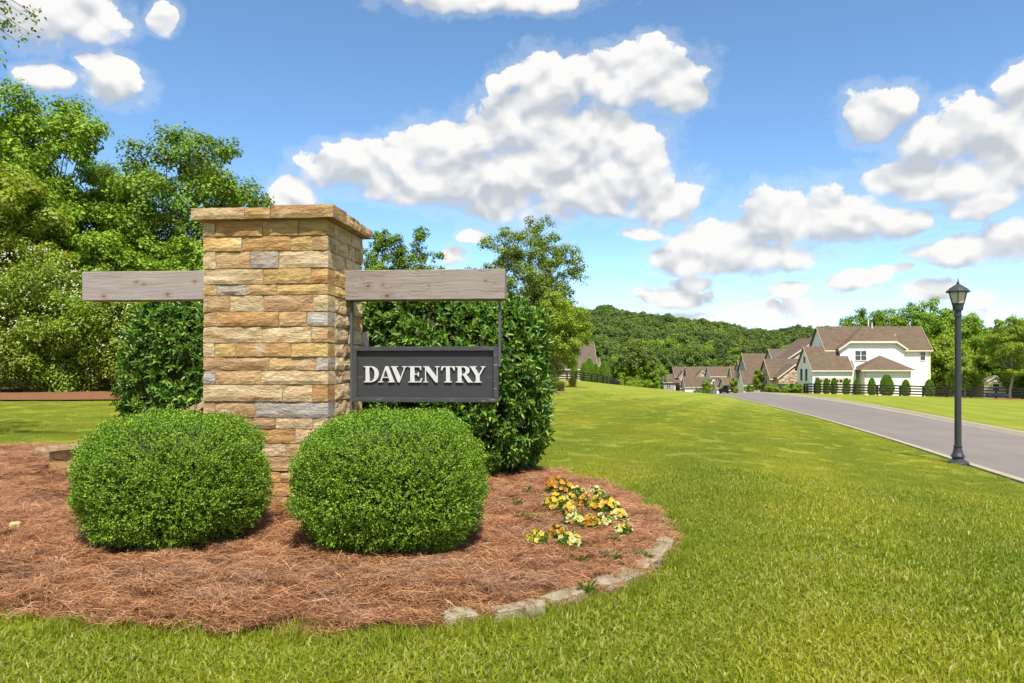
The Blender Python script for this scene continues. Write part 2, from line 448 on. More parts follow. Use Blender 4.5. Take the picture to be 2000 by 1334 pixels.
def signframe_fn(T, b):
    tc = T.n('ShaderNodeTexCoord').outputs['Object']
    w = T.noise(T.v('MULTIPLY', tc, (7, 30, 60)), 1.3, 6, .72, .4)
    sp = T.n('ShaderNodeSeparateXYZ'); T.l(tc, sp.inputs[0])
    c = T.mix(T.noise(tc, 12, 4), (.035, .036, .038), (.065, .066, .07))
    c = T.mix(T.rng(w, .62, .67), c, (.30, .22, .16))
    c = T.mix(T.m('MULTIPLY', T.rng(T.noise(T.v('MULTIPLY', tc, (5, 30, 40)), 2.1, 5, .7), .6, .68), .5), c, (.17, .16, .155))
    T.l(c, b.inputs['Base Color']); b.inputs['Roughness'].default_value = .7
    bump(T, b, w, .4, .004)


def signpanel_fn(T, b):
    tc = T.n('ShaderNodeTexCoord').outputs['Object']
    c = T.mix(T.noise(T.v('MULTIPLY', tc, (3, 1, 12)), 2.2, 5, .65), (.026, .027, .028), (.052, .053, .054))
    c = T.mix(T.m('MULTIPLY', T.rng(T.noise(T.v('MULTIPLY', tc, (1.5, 1, 30)), 3.1, 4, .7), .64, .72), .3), c, (.20, .19, .18))
    T.l(c, b.inputs['Base Color']); b.inputs['Roughness'].default_value = .6


def siding_fn(col, lap=.18, var=.05):
    def fn(T, b):
        pos = T.n('ShaderNodeNewGeometry').outputs['Position']
        sp = T.n('ShaderNodeSeparateXYZ'); T.l(pos, sp.inputs[0])
        fr = T.m('FRACT', T.m('DIVIDE', sp.outputs[2], lap))
        c = T.mix(T.noise(pos, 1.2, 4, .6), tuple(q * (1 - var) for q in col), tuple(min(1, q * (1 + var)) for q in col))
        T.l(c, b.inputs['Base Color']); b.inputs['Roughness'].default_value = .6
        bump(T, b, fr, .5, .015)
    return fn


def shingle_fn(col):
    def fn(T, b):
        pos = T.n('ShaderNodeNewGeometry').outputs['Position']
        br = T.n('ShaderNodeTexBrick'); br.inputs['Scale'].default_value = 1
        br.inputs['Brick Width'].default_value = .5; br.inputs['Row Height'].default_value = .16; br.inputs['Mortar Size'].default_value = .012
        br.inputs['Bias'].default_value = 0
        sp = T.n('ShaderNodeSeparateXYZ'); T.l(pos, sp.inputs[0]); cb = T.n('ShaderNodeCombineXYZ')
        T.l(T.m('ADD', sp.outputs[0], sp.outputs[1]), cb.inputs[0]); T.l(sp.outputs[2], cb.inputs[1]); T.l(cb.outputs[0], br.inputs['Vector'])
        br.inputs['Color1'].default_value = tuple(q * .8 for q in col) + (1,); br.inputs['Color2'].default_value = tuple(q * 1.2 for q in col) + (1,)
        br.inputs['Mortar'].default_value = tuple(q * .5 for q in col) + (1,)
        c = T.mix(T.m('MULTIPLY', T.rng(T.noise(pos, .5, 4, .65), .4, .65), .4), br.outputs[0], tuple(q * 1.15 for q in col))
        T.l(c, b.inputs['Base Color']); b.inputs['Roughness'].default_value = .9
    return fn


def rubble_fn(T, b):
    pos = T.n('ShaderNodeNewGeometry').outputs['Position']
    vo = T.n('ShaderNodeTexVoronoi'); vo.inputs['Scale'].default_value = 2.6; T.l(T.v('MULTIPLY', pos, (1, 1, 1.9)), vo.inputs['Vector'])
    sc = T.n('ShaderNodeSeparateColor'); T.l(vo.outputs['Color'], sc.inputs[0])
    c = T.ramp(sc.outputs[0], [(0, (.22, .14, .09)), (.4, (.42, .30, .19)), (.7, (.52, .42, .31)), (1, (.60, .53, .44))])
    T.l(c, b.inputs['Base Color']); b.inputs['Roughness'].default_value = .9


M_LAWN = mat('lawn_turf', lawn_fn); M_GRASS = mat('grass_blade', grass_fn); M_ASPH = mat('asphalt', asphalt_fn)
M_STRAW = mat('pine_straw_bed', straw_fn); M_NEEDLE = mat('pine_needle', needle_fn); M_STONE = mat('ledge_stone', stone_fn)
M_MORTAR = plain('mortar', (.30, .22, .13), .95, .25, 14, .1, bmp=.5)
def curb_fn(T, b):
    pos = T.n('ShaderNodeNewGeometry').outputs['Position']; sp = T.n('ShaderNodeSeparateXYZ'); T.l(pos, sp.inputs[0])
    c = T.mix(T.noise(pos, 2.5, 5, .65), (.27, .23, .165), (.40, .34, .245))
    c = T.mix(T.m('MULTIPLY', T.rng(T.noise(pos, 9, 5, .7), .55, .72), .5), c, (.19, .165, .12))
    jt = T.m('LESS_THAN', T.m('FRACT', T.m('DIVIDE', sp.outputs[1], 2.4)), .012)          # tooled joints every few paces
    T.l(T.mix(T.m('MULTIPLY', jt, .8), c, (.09, .08, .06)), b.inputs['Base Color']); b.inputs['Roughness'].default_value = .9
    bump(T, b, T.noise(pos, 40, 4, .7), .3, .006)


M_CURB = mat('concrete_curb', curb_fn)
M_BLACKM = plain('black_metal', (.030, .033, .037), .42, .15, 8, .5)
M_STRAP = plain('grey_metal_strap', (.075, .08, .085), .5, .2, 10, .4)
M_FRAME = mat('sign_frame', signframe_fn); M_PANEL = mat('sign_panel', signpanel_fn)
M_LETTER = plain('white_letter', (.53, .515, .495), .5, .1, 20)
M_BARK = plain('bark', (.13, .10, .075), .95, .35, 9, .1, bmp=.8)
M_PBARK = plain('pale_bark', (.33, .28, .23), .95, .2, 9, .1, bmp=.5)
M_FENCE = plain('black_fence_paint', (.018, .014, .013), .7, .3, 5)
M_WHITE = mat('white_siding', siding_fn((.80, .78, .74))); M_CREAM = mat('cream_siding', siding_fn((.60, .53, .42)))
M_TAN = mat('tan_siding', siding_fn((.50, .42, .31))); M_TRIM = plain('cream_trim', (.66, .57, .43), .6, .06, 2)
M_ROOF = mat('brown_shingle', shingle_fn((.118, .082, .054))); M_ROOF2 = mat('grey_brown_shingle', shingle_fn((.108, .080, .058)))
M_RUBBLE = mat('fieldstone_veneer', rubble_fn); M_DOOR = plain('garage_door_paint', (.58, .49, .38), .6, .06, 2)
M_GREYW = plain('grey_siding', (.34, .33, .32), .7, .08, 2)


def glass_fn(T, b):
    b.inputs['Base Color'].default_value = (.035, .042, .05, 1); b.inputs['Roughness'].default_value = .08
    b.inputs['Specular IOR Level'].default_value = .7


M_GLASS = mat('window_glass', glass_fn)
M_WFRAME = plain('window_frame_paint', (.74, .71, .65), .5, .05, 3)
M_LIME = plain('limestone', (.27, .225, .155), .9, .55, 16, .2, bmp=.7)

# ------------------------------------------------------------------ the ground, road and kerbs
YS = np.concatenate([np.arange(-40, 0, 4), np.arange(0, 14, .7), np.arange(14, 60, 1.6), np.arange(60, 210, 3), np.arange(210, 700, 12), [740, 850, 1100, 1600, 2500, 4000]])
OL = -np.concatenate([[.0], np.arange(.5, 16, .8), np.arange(16, 60, 3), np.arange(60, 420, 14), [480, 600, 900, 1500, 3000]])[::-1]
OR = np.concatenate([[.0], np.arange(.8, 12, 1.0), np.arange(12, 60, 3), np.arange(60, 500, 14), [560, 700, 1000, 1600, 3000]])
rows = []
for Y in YS:
    a, b = float(xl(Y)), float(xr(Y))
    XL = a + OL; XR = b + OR; XM = np.linspace(a, b, 6)
    xs = np.concatenate([XL, XM, XR]); zs = ground(xs, np.full_like(xs, Y))
    n0, n1 = len(XL), len(XM)
    zs[n0:n0 + n1] -= .2 if Y < 200 else 0
    zs[n0 - 1] = zl(Y) * (1 - sm(190, 250, Y)) - 9.2 * sm(190, 250, Y); zs[n0 + n1] = zr(Y) * (1 - sm(190, 250, Y)) - 9.2 * sm(190, 250, Y)
    rows.append(np.stack([xs, np.full_like(xs, Y), zs], 1))
G = np.array(rows); nr, nc = G.shape[:2]
ii = (np.arange(nr - 1)[:, None] * nc + np.arange(nc - 1)[None]).ravel()
gf = np.stack([ii, ii + 1, ii + nc + 1, ii + nc], 1)
tag(link('lawn_ground', np_mesh('lawn_ground', G.reshape(-1, 3), gf, [M_LAWN], True)), 'mown green lawn rolling down to the valley', None, kind='structure')


def strip(name, prof, ys, edge, m_, label):
    """prof: list of (offset from edge, height) swept along an edge function"""
    V, F = [], []; k = len(prof)
    for Y in ys:
        x, z = edge(Y)
        for o_, h_ in prof: V.append((x + o_, Y, z + h_))
    for i in range(len(ys) - 1):
        for j in range(k - 1): F.append([i * k + j, i * k + j + 1, (i + 1) * k + j + 1, (i + 1) * k + j])
    o = link(name, np_mesh(name, V, F, [m_]))
    return tag(o, label, kind='structure')


ry = np.concatenate([np.arange(-40, 70, 1.5), np.arange(70, 205, 4)])
V, F = [], []
for Y in ry:
    for t in np.linspace(0, 1, 7):
        X = xl(Y) * (1 - t) + xr(Y) * t; V.append((X, Y, zl(Y) * (1 - t) + zr(Y) * t - .10 + .05 * math.sin(math.pi * t)))
for i in range(len(ry) - 1):
    for j in range(6): F.append([i * 7 + j, i * 7 + j + 1, i * 7 + j + 8, i * 7 + j + 7])
tag(link('road', np_mesh('road', V, F, [M_ASPH], True)), 'grey asphalt road curving over the hill', kind='structure')
strip('kerb', [(-.03, -.15), (-.02, .035), (.10, .04), (.17, .02), (.20, -.09), (.42, -.088), (.42, -.2)], ry, lambda Y: (float(xl(Y)), float(zl(Y))), M_CURB, 'pale concrete kerb along the near side of the road')
strip('kerb', [(-.50, -.2), (-.50, -.092), (-.26, -.085), (-.13, .02), (-.08, .04), (.04, .035), (.05, -.15)], ry, lambda Y: (float(xr(Y)), float(zr(Y))), M_CURB, 'pale concrete kerb along the far side of the road')

# ------------------------------------------------------------------ the straw bed round the sign
BEDPTS = [(-.263, 3.47), (.153, 3.70), (.495, 3.98), (.744, 4.315), (.925, 4.71), (1.067, 5.1), (1.135, 5.58), (1.096, 6.36), (.90, 7.25), (.537, 7.85),
          (.1, 8.5), (-.6, 9.3), (-2, 10.1), (-4, 10.5), (-5.78, 10.48), (-7.06, 10.2), (-8.5, 9.2), (-9, 7.5), (-8, 5.8), (-6, 4.75), (-4.2, 4.15), (-2.55, 3.70), (-1.93, 3.51),
          (-1.415, 3.42), (-.84, 3.39)]


def catmull(pts, n=8):
    out = []; k = len(pts)
    for i in range(k):
        p0, p1, p2, p3 = [np.array(pts[(i + j) % k], float) for j in (-1, 0, 1, 2)]
        for t in np.arange(n) / n:
            out.append(.5 * ((2 * p1) + (-p0 + p2) * t + (2 * p0 - 5 * p1 + 4 * p2 - p3) * t ** 2 + (-p0 + 3 * p1 - 3 * p2 + p3) * t ** 3))
    return np.array(out)


BED = catmull(BEDPTS, 6)


def inside(px, py, poly):
    px, py = np.asarray(px, float), np.asarray(py, float); r = np.zeros(px.shape, bool); j = len(poly) - 1
    for i in range(len(poly)):
        xi, yi = poly[i]; xj, yj = poly[j]
        r ^= ((yi > py) != (yj > py)) & (px < (xj - xi) * (py - yi) / (yj - yi + 1e-12) + xi); j = i
    return r


def beddist(px, py):
    d = np.full(np.shape(px), 9.)
    for (a, b) in zip(BED, np.roll(BED, -1, 0)):
        ab = b - a; t = np.clip(((px - a[0]) * ab[0] + (py - a[1]) * ab[1]) / (ab @ ab + 1e-9), 0, 1)
        d = np.minimum(d, np.hypot(px - a[0] - t * ab[0], py - a[1] - t * ab[1]))
    return d


def lump(x, y):
    return np.array([.5 * mnoise.noise((a * 1.3, b * 1.3, 3.)) + .3 * mnoise.noise((a * 3.7, b * 3.7, 9.)) + .15 * mnoise.noise((a * 9, b * 9, 1.)) for a, b in zip(np.ravel(x), np.ravel(y))]).reshape(np.shape(x))


gx, gy = np.meshgrid(np.arange(-9.4, 1.6, .085), np.arange(3.2, 10.9, .085))
bd = beddist(gx, gy) * np.where(inside(gx, gy, BED), 1, -1)
bzz = gz(0, 0) + np.where(bd > -.02, .035 + .05 * sm(0, .5, bd) + .07 * lump(gx, gy) * sm(0, .4, bd), -.12)


def bedz(x, y):
    i = int(np.clip(round((y - 3.2) / .085), 0, gx.shape[0] - 1)); j = int(np.clip(round((x + 9.4) / .085), 0, gx.shape[1] - 1))
    return float(bzz[i, j])


BV = np.stack([gx, gy, bzz + ground(gx, gy)], -1); h_, w_ = gx.shape
bi = (np.arange(h_ - 1)[:, None] * w_ + np.arange(w_ - 1)[None])
keep = (bd > -.16); bi = bi[keep[:-1, :-1]].ravel()
tag(link('straw_bed', np_mesh('straw_bed', BV.reshape(-1, 3), np.stack([bi, bi + 1, bi + w_ + 1, bi + w_], 1), [M_STRAW], True)), 'reddish brown pine straw bed round the stone sign', kind='structure')

# far strip of straw under the flowering hedge
fs = []
V, F = [], []
for k, x in enumerate(np.linspace(-34, -1, 34)):
    y0 = 24.3 + .4 * math.sin(x * .5); y1 = 36
    for y in np.linspace(y0, y1, 6): V.append((x, y, gz(x, y) + .05))
for k in range(33):
    for j in range(5): F.append([k * 6 + j, (k + 1) * 6 + j, (k + 1) * 6 + j + 1, k * 6 + j + 1])
tag(link('straw_bed', np_mesh('straw_bed', V, F, [M_STRAW], True)), 'strip of brown straw under the flowering hedge', kind='structure')
# ------------------------------------------------------------------ foliage generators
def unit(v): return v / np.maximum(np.linalg.norm(v, axis=-1, keepdims=True), 1e-9)


def leaves(pos, axis, nrm, L, Wd, fold=.18, shape='diamond'):
    """one small folded leaf per point: axis = base to tip, nrm = upper side"""
    axis = unit(axis); side = unit(np.cross(axis, nrm)); nrm = np.cross(side, axis)
    L = L[:, None]; Wd = Wd[:, None]
    if shape == 'diamond':
        mid = pos + axis * L * .45 + nrm * L * fold
        V = np.stack([pos, mid + side * Wd * .5, pos + axis * L, mid - side * Wd * .5], 1)
        n = len(pos); b = np.arange(n)[:, None] * 4
        F = np.concatenate([b + [0, 1, 2], b + [0, 2, 3]], 0)
    else:
        up = nrm * L * fold * .6
        V = np.stack([pos, pos + axis * L * .3 + side * Wd * .46 + up, pos + axis * L * .68 + side * Wd * .42 + up, pos + axis * L - nrm * L * .06,
                      pos + axis * L * .68 - side * Wd * .42 + up, pos + axis * L * .3 - side * Wd * .46 + up], 1)
        n = len(pos); b = np.arange(n)[:, None] * 6
        F = np.concatenate([b + [0, 1, 2, 3], b + [0, 3, 4, 5]], 0)
    return V.reshape(-1, 3), F


def rdir(R, n): return unit(R.normal(size=(n, 3)))


def shell_points(R, n, rad, pw=3.0, zc=0., lumps=.06, freq=3.2, seed=0., zmin=-.95):
    """points and outward normals on a lumpy rounded-box shape"""
    d = rdir(R, int(n * 1.5)); d = d[d[:, 2] > zmin][:n]
    k = (np.abs(d) ** pw).sum(1) ** (-1 / pw)
    lp = np.array([mnoise.noise((a * freq + seed, b * freq, c * freq)) + .6 * mnoise.noise((a * freq * 2.7, b * freq * 2.7 + seed, c * freq * 2.7)) for a, b, c in d])
    r = k * (1 + lumps * lp)
    p = d * r[:, None] * rad
    nr = unit(np.sign(d) * np.abs(d) ** (pw - 1) / rad)
    return p, nr


def shrub(name, label, cat, loc, rad, sprigs, leaf, m_, seed, pw=3., lumps=.06, per=7, twig=.05, core=.86, group=None, depth=.12, shape='diamond', upb=.35, zmin=-.95, spread=.75, corem=None):
    """dense shrub: sprigs of leaves over a lumpy body, with stems and a solid dark core for the shaded inside"""
    R = np.random.default_rng(seed); t = thing(name, label, cat, loc, 0, group); rad = np.array(rad)
    p, nr = shell_points(R, sprigs, rad, pw, lumps=lumps, seed=seed * 1.7, zmin=zmin)
    n = len(p); dep = R.random(n) ** 2 * depth
    ax = unit(nr + rdir(R, n) * .55 + np.array([0, 0, upb]))
    base = p - nr * dep[:, None] - ax * twig
    j = np.tile(np.arange(per), n); I = np.repeat(np.arange(n), per)
    A = ax[I]; e1 = unit(np.cross(A, rdir(R, n)[I])); e2 = np.cross(A, e1)
    th = j * 2.4 + R.random(n)[I] * 6.3
    rad_ = e1 * np.cos(th)[:, None] + e2 * np.sin(th)[:, None]
    frac = (j + .5) / per
    pos = base[I] + A * (twig * 1.3 * frac)[:, None]
    dirn = unit(rad_ * spread + A * (.35 + .7 * frac[:, None]) + rdir(R, len(I)) * .2)
    Ls = leaf[0] * (.7 + .6 * R.random(len(I))); Ws = leaf[1] * (.8 + .4 * R.random(len(I)))
    V, F = leaves(pos, dirn, unit(A + rdir(R, len(I)) * .3), Ls, Ws, shape=shape)
    V[:, 2] += rad[2]; V[:, 2] = np.maximum(V[:, 2], .01)
    link('foliage', np_mesh('foliage', V, F, [m_]), t)
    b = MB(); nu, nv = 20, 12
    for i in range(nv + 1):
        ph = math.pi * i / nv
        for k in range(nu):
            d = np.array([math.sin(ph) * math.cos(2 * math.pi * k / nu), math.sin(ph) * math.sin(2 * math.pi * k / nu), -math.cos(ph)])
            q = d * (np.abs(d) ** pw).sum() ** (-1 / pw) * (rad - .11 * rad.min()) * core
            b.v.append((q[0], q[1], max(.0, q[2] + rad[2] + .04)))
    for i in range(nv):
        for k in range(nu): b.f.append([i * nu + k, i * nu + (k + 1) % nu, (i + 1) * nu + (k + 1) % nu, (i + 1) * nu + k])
    b.build('twigs', corem or M_CORE, t, True)  # solid dark fill that blocks the view through the leaves
    s_ = MB()
    for k in range(5):
        a = k * 1.3 + seed; s_.tube([(.06 * math.cos(a), .06 * math.sin(a), -.05), (.1 * math.cos(a), .1 * math.sin(a), rad[2] * .3), (rad[0] * .4 * math.cos(a), rad[1] * .4 * math.sin(a), rad[2] * .9)], [.022, .02, .01], 5)
    s_.build('stem', M_BARK, t, True)
    return t


def tree_geo(seed, H, cw, cbase, K, per, leaf, clump, trunk_r, sparse=0., flat=.75, top=.62, cd=None, lean=0.):
    """trunk + limbs (V, F) and leaf cloud (V, F); crown of many clumps carried by limbs. local coords, base at origin"""
    R = np.random.default_rng(seed); cd = cd or cw
    cz, rz = (H + cbase) / 2, (H - cbase) / 2
    C = []
    tries = 0
    while len(C) < K and tries < K * 40:
        tries += 1
        d = rdir(R, 1)[0]; r = R.random() ** .38
        zz = d[2] * r
        wid = 1.0 - max(0, zz) ** 2 * (1 - top) - max(0, -zz) ** 2 * .35
        lum = 1 + .16 * mnoise.noise((d[0] * 2 + seed, d[1] * 2, d[2] * 2))
        q = np.array([d[0] * r * cw / 2 * wid * lum + lean * (zz + 1), d[1] * r * cd / 2 * wid * lum, cz + zz * rz * (1 + .1 * mnoise.noise((d[0] * 3, d[1] * 3 + seed, 1.)))])
        s_ = clump * (.6 + .8 * R.random())
        if all(np.linalg.norm((q - c) / (1, 1, .8)) > .62 * (s_ + s2) * .8 for c, s2 in C): C.append((q, s_))
    mb = MB()
    th = cbase + (H - cbase) * .55
    tp = [(0, 0, -.2), (.02 * H * .3, 0, cbase * .5), (lean * .5 + R.normal() * .02 * H, R.normal() * .02 * H, cbase), (lean + R.normal() * .03 * H, R.normal() * .03 * H, th), (lean * 1.5, 0, H * .93)]
    mb.tube(tp, [trunk_r * 1.25, trunk_r, trunk_r * .85, trunk_r * .45, trunk_r * .1], 8)
    tpv = [Vector(p) for p in tp]
    for q, s_ in C:
        zb = min(th * 1.05, max(cbase * .8, q[2] - (.35 + .3 * R.random()) * math.hypot(q[0], q[1]) - .1 * H))
        k = 0
        while k < 3 and tpv[k + 1].z < zb: k += 1
        f = (zb - tpv[k].z) / max(.01, tpv[k + 1].z - tpv[k].z); a = tpv[k].lerp(tpv[k + 1], min(1, max(0, f)))
        e = Vector(q); m1 = a.lerp(e, .5) + Vector((R.normal() * .03 * H, R.normal() * .03 * H, -.02 * H + R.normal() * .02 * H))
        r0 = trunk_r * (.16 + .14 * R.random())
        mb.tube([a, m1, e], [r0, r0 * .6, r0 * .25], 4, False)
        for _ in range(3):
            o_ = Vector(rdir(R, 1)[0]) * s_ * .9; mb.tube([m1.lerp(e, .7), e + o_], [r0 * .35, r0 * .1], 3, False)
    cnt = np.array([max(6, int(per * (s_ / clump) ** 2 * (1 - sparse * R.random()))) for q, s_ in C])
    I = np.repeat(np.arange(len(C)), cnt); n = len(I)
    qc = np.array([q for q, s_ in C]); sc_ = np.array([s_ for q, s_ in C])
    # each clump is itself a bunch of smaller tufts, so its edge is ragged
    nt = 9; tu = rdir(R, len(C) * nt).reshape(len(C), nt, 3) * (.45 + .5 * R.random((len(C), nt, 1)))
    J = R.integers(0, nt, n); tuf = tu[I, J]
    d = rdir(R, n); rr = .55 * R.random(n) ** .45
    off = (tuf + d * rr[:, None]) * sc_[I][:, None] * np.array([1, 1, flat])
    pos = qc[I] + off
    nrm = unit(unit(off) * .5 + d * .35 + np.array([0, 0, .75]) + rdir(R, n) * .55)
    ax = unit(np.cross(nrm, rdir(R, n)) + np.array([0, 0, -.25]))
    Ls = leaf * (.65 + .7 * R.random(n)); V, F = leaves(pos, ax, nrm, Ls, Ls * .72, .1)
    return mb, V, F


def tree(name, label, base, H, cw, cbase, K, per, leaf, clump, m_, seed, trunk_r=.18, group=None, bark=None, cat='tree', **kw):
    t = thing(name, label, cat, tuple(base), 0, group)
    mb, V, F = tree_geo(seed, H, cw, cbase, K, per, leaf, clump, trunk_r, **kw)
    mb.build('trunk', bark or M_BARK, t, True)
    link('crown', np_mesh('crown', V, F, [m_]), t)
    return t


def scatter(name, pts, rot, scl, idx, protos, label, seed=0):
    """one 'stuff' object: small prototype meshes set out on points"""
    me = bpy.data.meshes.new(name); pts = np.asarray(pts, np.float32); n = len(pts)
    me.vertices.add(n); me.vertices.foreach_set('co', pts.ravel())
    a = me.attributes.new('rot', 'FLOAT_VECTOR', 'POINT'); a.data.foreach_set('vector', np.asarray(rot, np.float32).ravel())
    a = me.attributes.new('scl', 'FLOAT_VECTOR', 'POINT'); a.data.foreach_set('vector', np.asarray(scl, np.float32).ravel())
    a = me.attributes.new('idx', 'INT', 'POINT'); a.data.foreach_set('value', np.asarray(idx, np.int32))
    me.update()
    o = link(name, me); col = bpy.data.collections.new(name + '_kinds')
    for p_ in protos: col.objects.link(p_)
    ng = bpy.data.node_groups.new(name, 'GeometryNodeTree')
    ng.interface.new_socket('Geometry', in_out='INPUT', socket_type='NodeSocketGeometry'); ng.interface.new_socket('Geometry', in_out='OUTPUT', socket_type='NodeSocketGeometry')
    N = ng.nodes; gi = N.new('NodeGroupInput'); go = N.new('NodeGroupOutput'); ip = N.new('GeometryNodeInstanceOnPoints'); ci = N.new('GeometryNodeCollectionInfo')
    ci.inputs['Collection'].default_value = col; ci.inputs['Separate Children'].default_value = True; ci.inputs['Reset Children'].default_value = True
    def attr(nm, ty):
        q = N.new('GeometryNodeInputNamedAttribute'); q.data_type = ty; q.inputs['Name'].default_value = nm; return q.outputs['Attribute']
    er = N.new('FunctionNodeEulerToRotation'); L = ng.links.new
    L(attr('rot', 'FLOAT_VECTOR'), er.inputs[0]); L(er.outputs[0], ip.inputs['Rotation']); L(attr('scl', 'FLOAT_VECTOR'), ip.inputs['Scale'])
    L(attr('idx', 'INT'), ip.inputs['Instance Index']); ip.inputs['Pick Instance'].default_value = True
    L(ci.outputs[0], ip.inputs['Instance']); L(gi.outputs[0], ip.inputs['Points']); L(ip.outputs[0], go.inputs[0])
    md = o.modifiers.new('scatter', 'NODES'); md.node_group = ng
    return tag(o, label, kind='stuff')


def proto(name, V, F, m_): return bpy.data.objects.new(name, np_mesh(name, V, F, [m_]))


M_CORE = plain('shrub_core_dark', (.045, .050, .022), .95, .3, 12, .05)  # fill for shrub insides, depth shade put into its dark colour
L_BOX = leafmat('boxwood_leaf', [(0.0742, 0.1512, 0.0123), (0.1165, 0.2223, 0.016), (0.18, 0.3111, 0.0222), (0.2754, 0.409, 0.0308)], .5, .22, spec=.28)
L_LAUREL = leafmat('laurel_leaf', [(0.0393, 0.1034, 0.012), (0.0678, 0.1534, 0.0156), (0.1071, 0.2168, 0.0216), (0.2142, 0.3335, 0.0336)], .40, .18, spec=.35)
L_HEDGE = leafmat('hedge_leaf', [(0.0923, 0.1671, 0.0112), (0.1463, 0.2422, 0.0138), (0.2155, 0.3091, 0.019), (0.2924, 0.3676, 0.0302)], .5, .3, bigcol=(.16, .18, .022), big=.5)
L_DARK = leafmat('dark_tree_leaf', [(0.0633, 0.1296, 0.0126), (0.0994, 0.1782, 0.0151), (0.1536, 0.243, 0.0202), (0.2167, 0.2997, 0.0252)], .5, .22, spec=.2)
L_MID = leafmat('green_tree_leaf', [(0.0903, 0.1782, 0.0151), (0.1445, 0.2511, 0.0176), (0.2078, 0.324, 0.0227), (0.2709, 0.3807, 0.0302)], .55, .24, spec=.2)
L_YEL = leafmat('yellow_green_leaf', [(0.1375, 0.204, 0.0154), (0.2, 0.264, 0.0198), (0.2625, 0.312, 0.0242), (0.325, 0.348, 0.033)], .5, .35)
L_OLIVE = leafmat('olive_leaf', [(0.0618, 0.111, 0.0132), (0.1058, 0.1716, 0.0185), (0.1764, 0.2523, 0.0238), (0.2646, 0.3229, 0.033)], .45, .25)
L_LIME = leafmat('young_tree_leaf', [(0.1375, 0.2185, 0.014), (0.1875, 0.276, 0.018), (0.25, 0.322, 0.022), (0.3, 0.3565, 0.028)], .5, .35)
L_ARB = leafmat('arborvitae_leaf', [(0.0972, 0.2106, 0.0189), (0.175, 0.3078, 0.022), (0.2916, 0.4374, 0.0283)], .6, .15)
L_FOREST = leafmat('forest_leaf', [(0.0665, 0.12, 0.0178), (0.0998, 0.1681, 0.0223), (0.1414, 0.216, 0.0267), (0.1913, 0.2641, 0.0327)], .6, .25, bigcol=(.055, .090, .020), big=.035, inst=True)

# ------------------------------------------------------------------ the stone pillar, its timbers and the hanging sign
YAW = -math.radians(5.4); RX, RY = -1.465, 5.90; PW, PD = 1.035, .95
def rowz(py): return EYE - (py - HY) / FPX * RY
pillar = thing('stone_pillar', 'square ledgestone pillar with a stone cap carrying grey timbers', 'pillar', (RX, RY, 0), YAW)
C_T, C_O, C_P, C_G, C_B, C_Y = (.50, .345, .175), (.53, .325, .135), (.60, .475, .295), (.41, .39, .365), (.46, .305, .175), (.56, .395, .165)
PAL = [C_T, C_T, C_O, C_Y, C_P, C_B, C_T, C_Y, C_P, C_O]


def stone_piece(parent, frame, u0, u1, z0, z1, thick, col, seed, name='stone', rough=.0085, proud=0., overhang_top=0.):
    """a split-faced block; frame = (origin, u axis, outward normal) in the parent's local space"""
    o, ua, na = [np.array(q, float) for q in frame]
    w, h = u1 - u0, z1 - z0; nu = int(np.clip(round(w / .045), 3, 12)); nv = int(np.clip(round(h / .03), 3, 6))
    V = []; R = random.Random(seed)
    led = R.uniform(.3, .75); lw = R.uniform(.002, .008)
    for j in range(nv + 1):
        for i in range(nu + 1):
            u, v = i / nu, j / nv; e = min(u * w, (1 - u) * w, v * h, (1 - v) * h)
            wob = .004 * mnoise.noise((u * w * 18 + seed, v * h * 18, seed * .37))
            x = u0 + w * u; z = z0 + h * v
            if i in (0, nu): x += wob * .8
            if j in (0, nv): z += wob
            d = rough * 1.25 * mnoise.noise((x * 7 + seed * 1.3, z * 15, seed * .7)) + rough * .6 * mnoise.noise((x * 21, z * 34 + seed, 2.))
            lz = led + .22 * mnoise.noise((x * 9 + seed, 4., 1.))
            if v < lz: d += lw
            d += proud - (.006 if e < .004 else 0)
            p = o + ua * x + na * d; V.append((p[0], p[1], z))
    n = len(V); F = [[j * (nu + 1) + i, j * (nu + 1) + i + 1, (j + 1) * (nu + 1) + i + 1, (j + 1) * (nu + 1) + i] for j in range(nv) for i in range(nu)]
    rim = [i for i in range(nu + 1)] + [j * (nu + 1) + nu for j in range(1, nv + 1)] + [nv * (nu + 1) + i for i in range(nu - 1, -1, -1)] + [j * (nu + 1) for j in range(nv - 1, 0, -1)]
    for k in rim: V.append((V[k][0] - na[0] * thick, V[k][1] - na[1] * thick, V[k][2]))
    m_ = len(rim)
    for k in range(m_): F.append([rim[(k + 1) % m_], rim[k], n + k, n + (k + 1) % m_])
    F.append([n + k for k in range(m_)][::-1])
    # piece origin at its own middle, so every stone has its own grain
    ctr = np.array(V).mean(0); ob = link(name, np_mesh(name, np.array(V) - ctr, F, [M_STONE]), parent, tuple(ctr))
    ob.color = tuple(col) + (1,)
    return ob


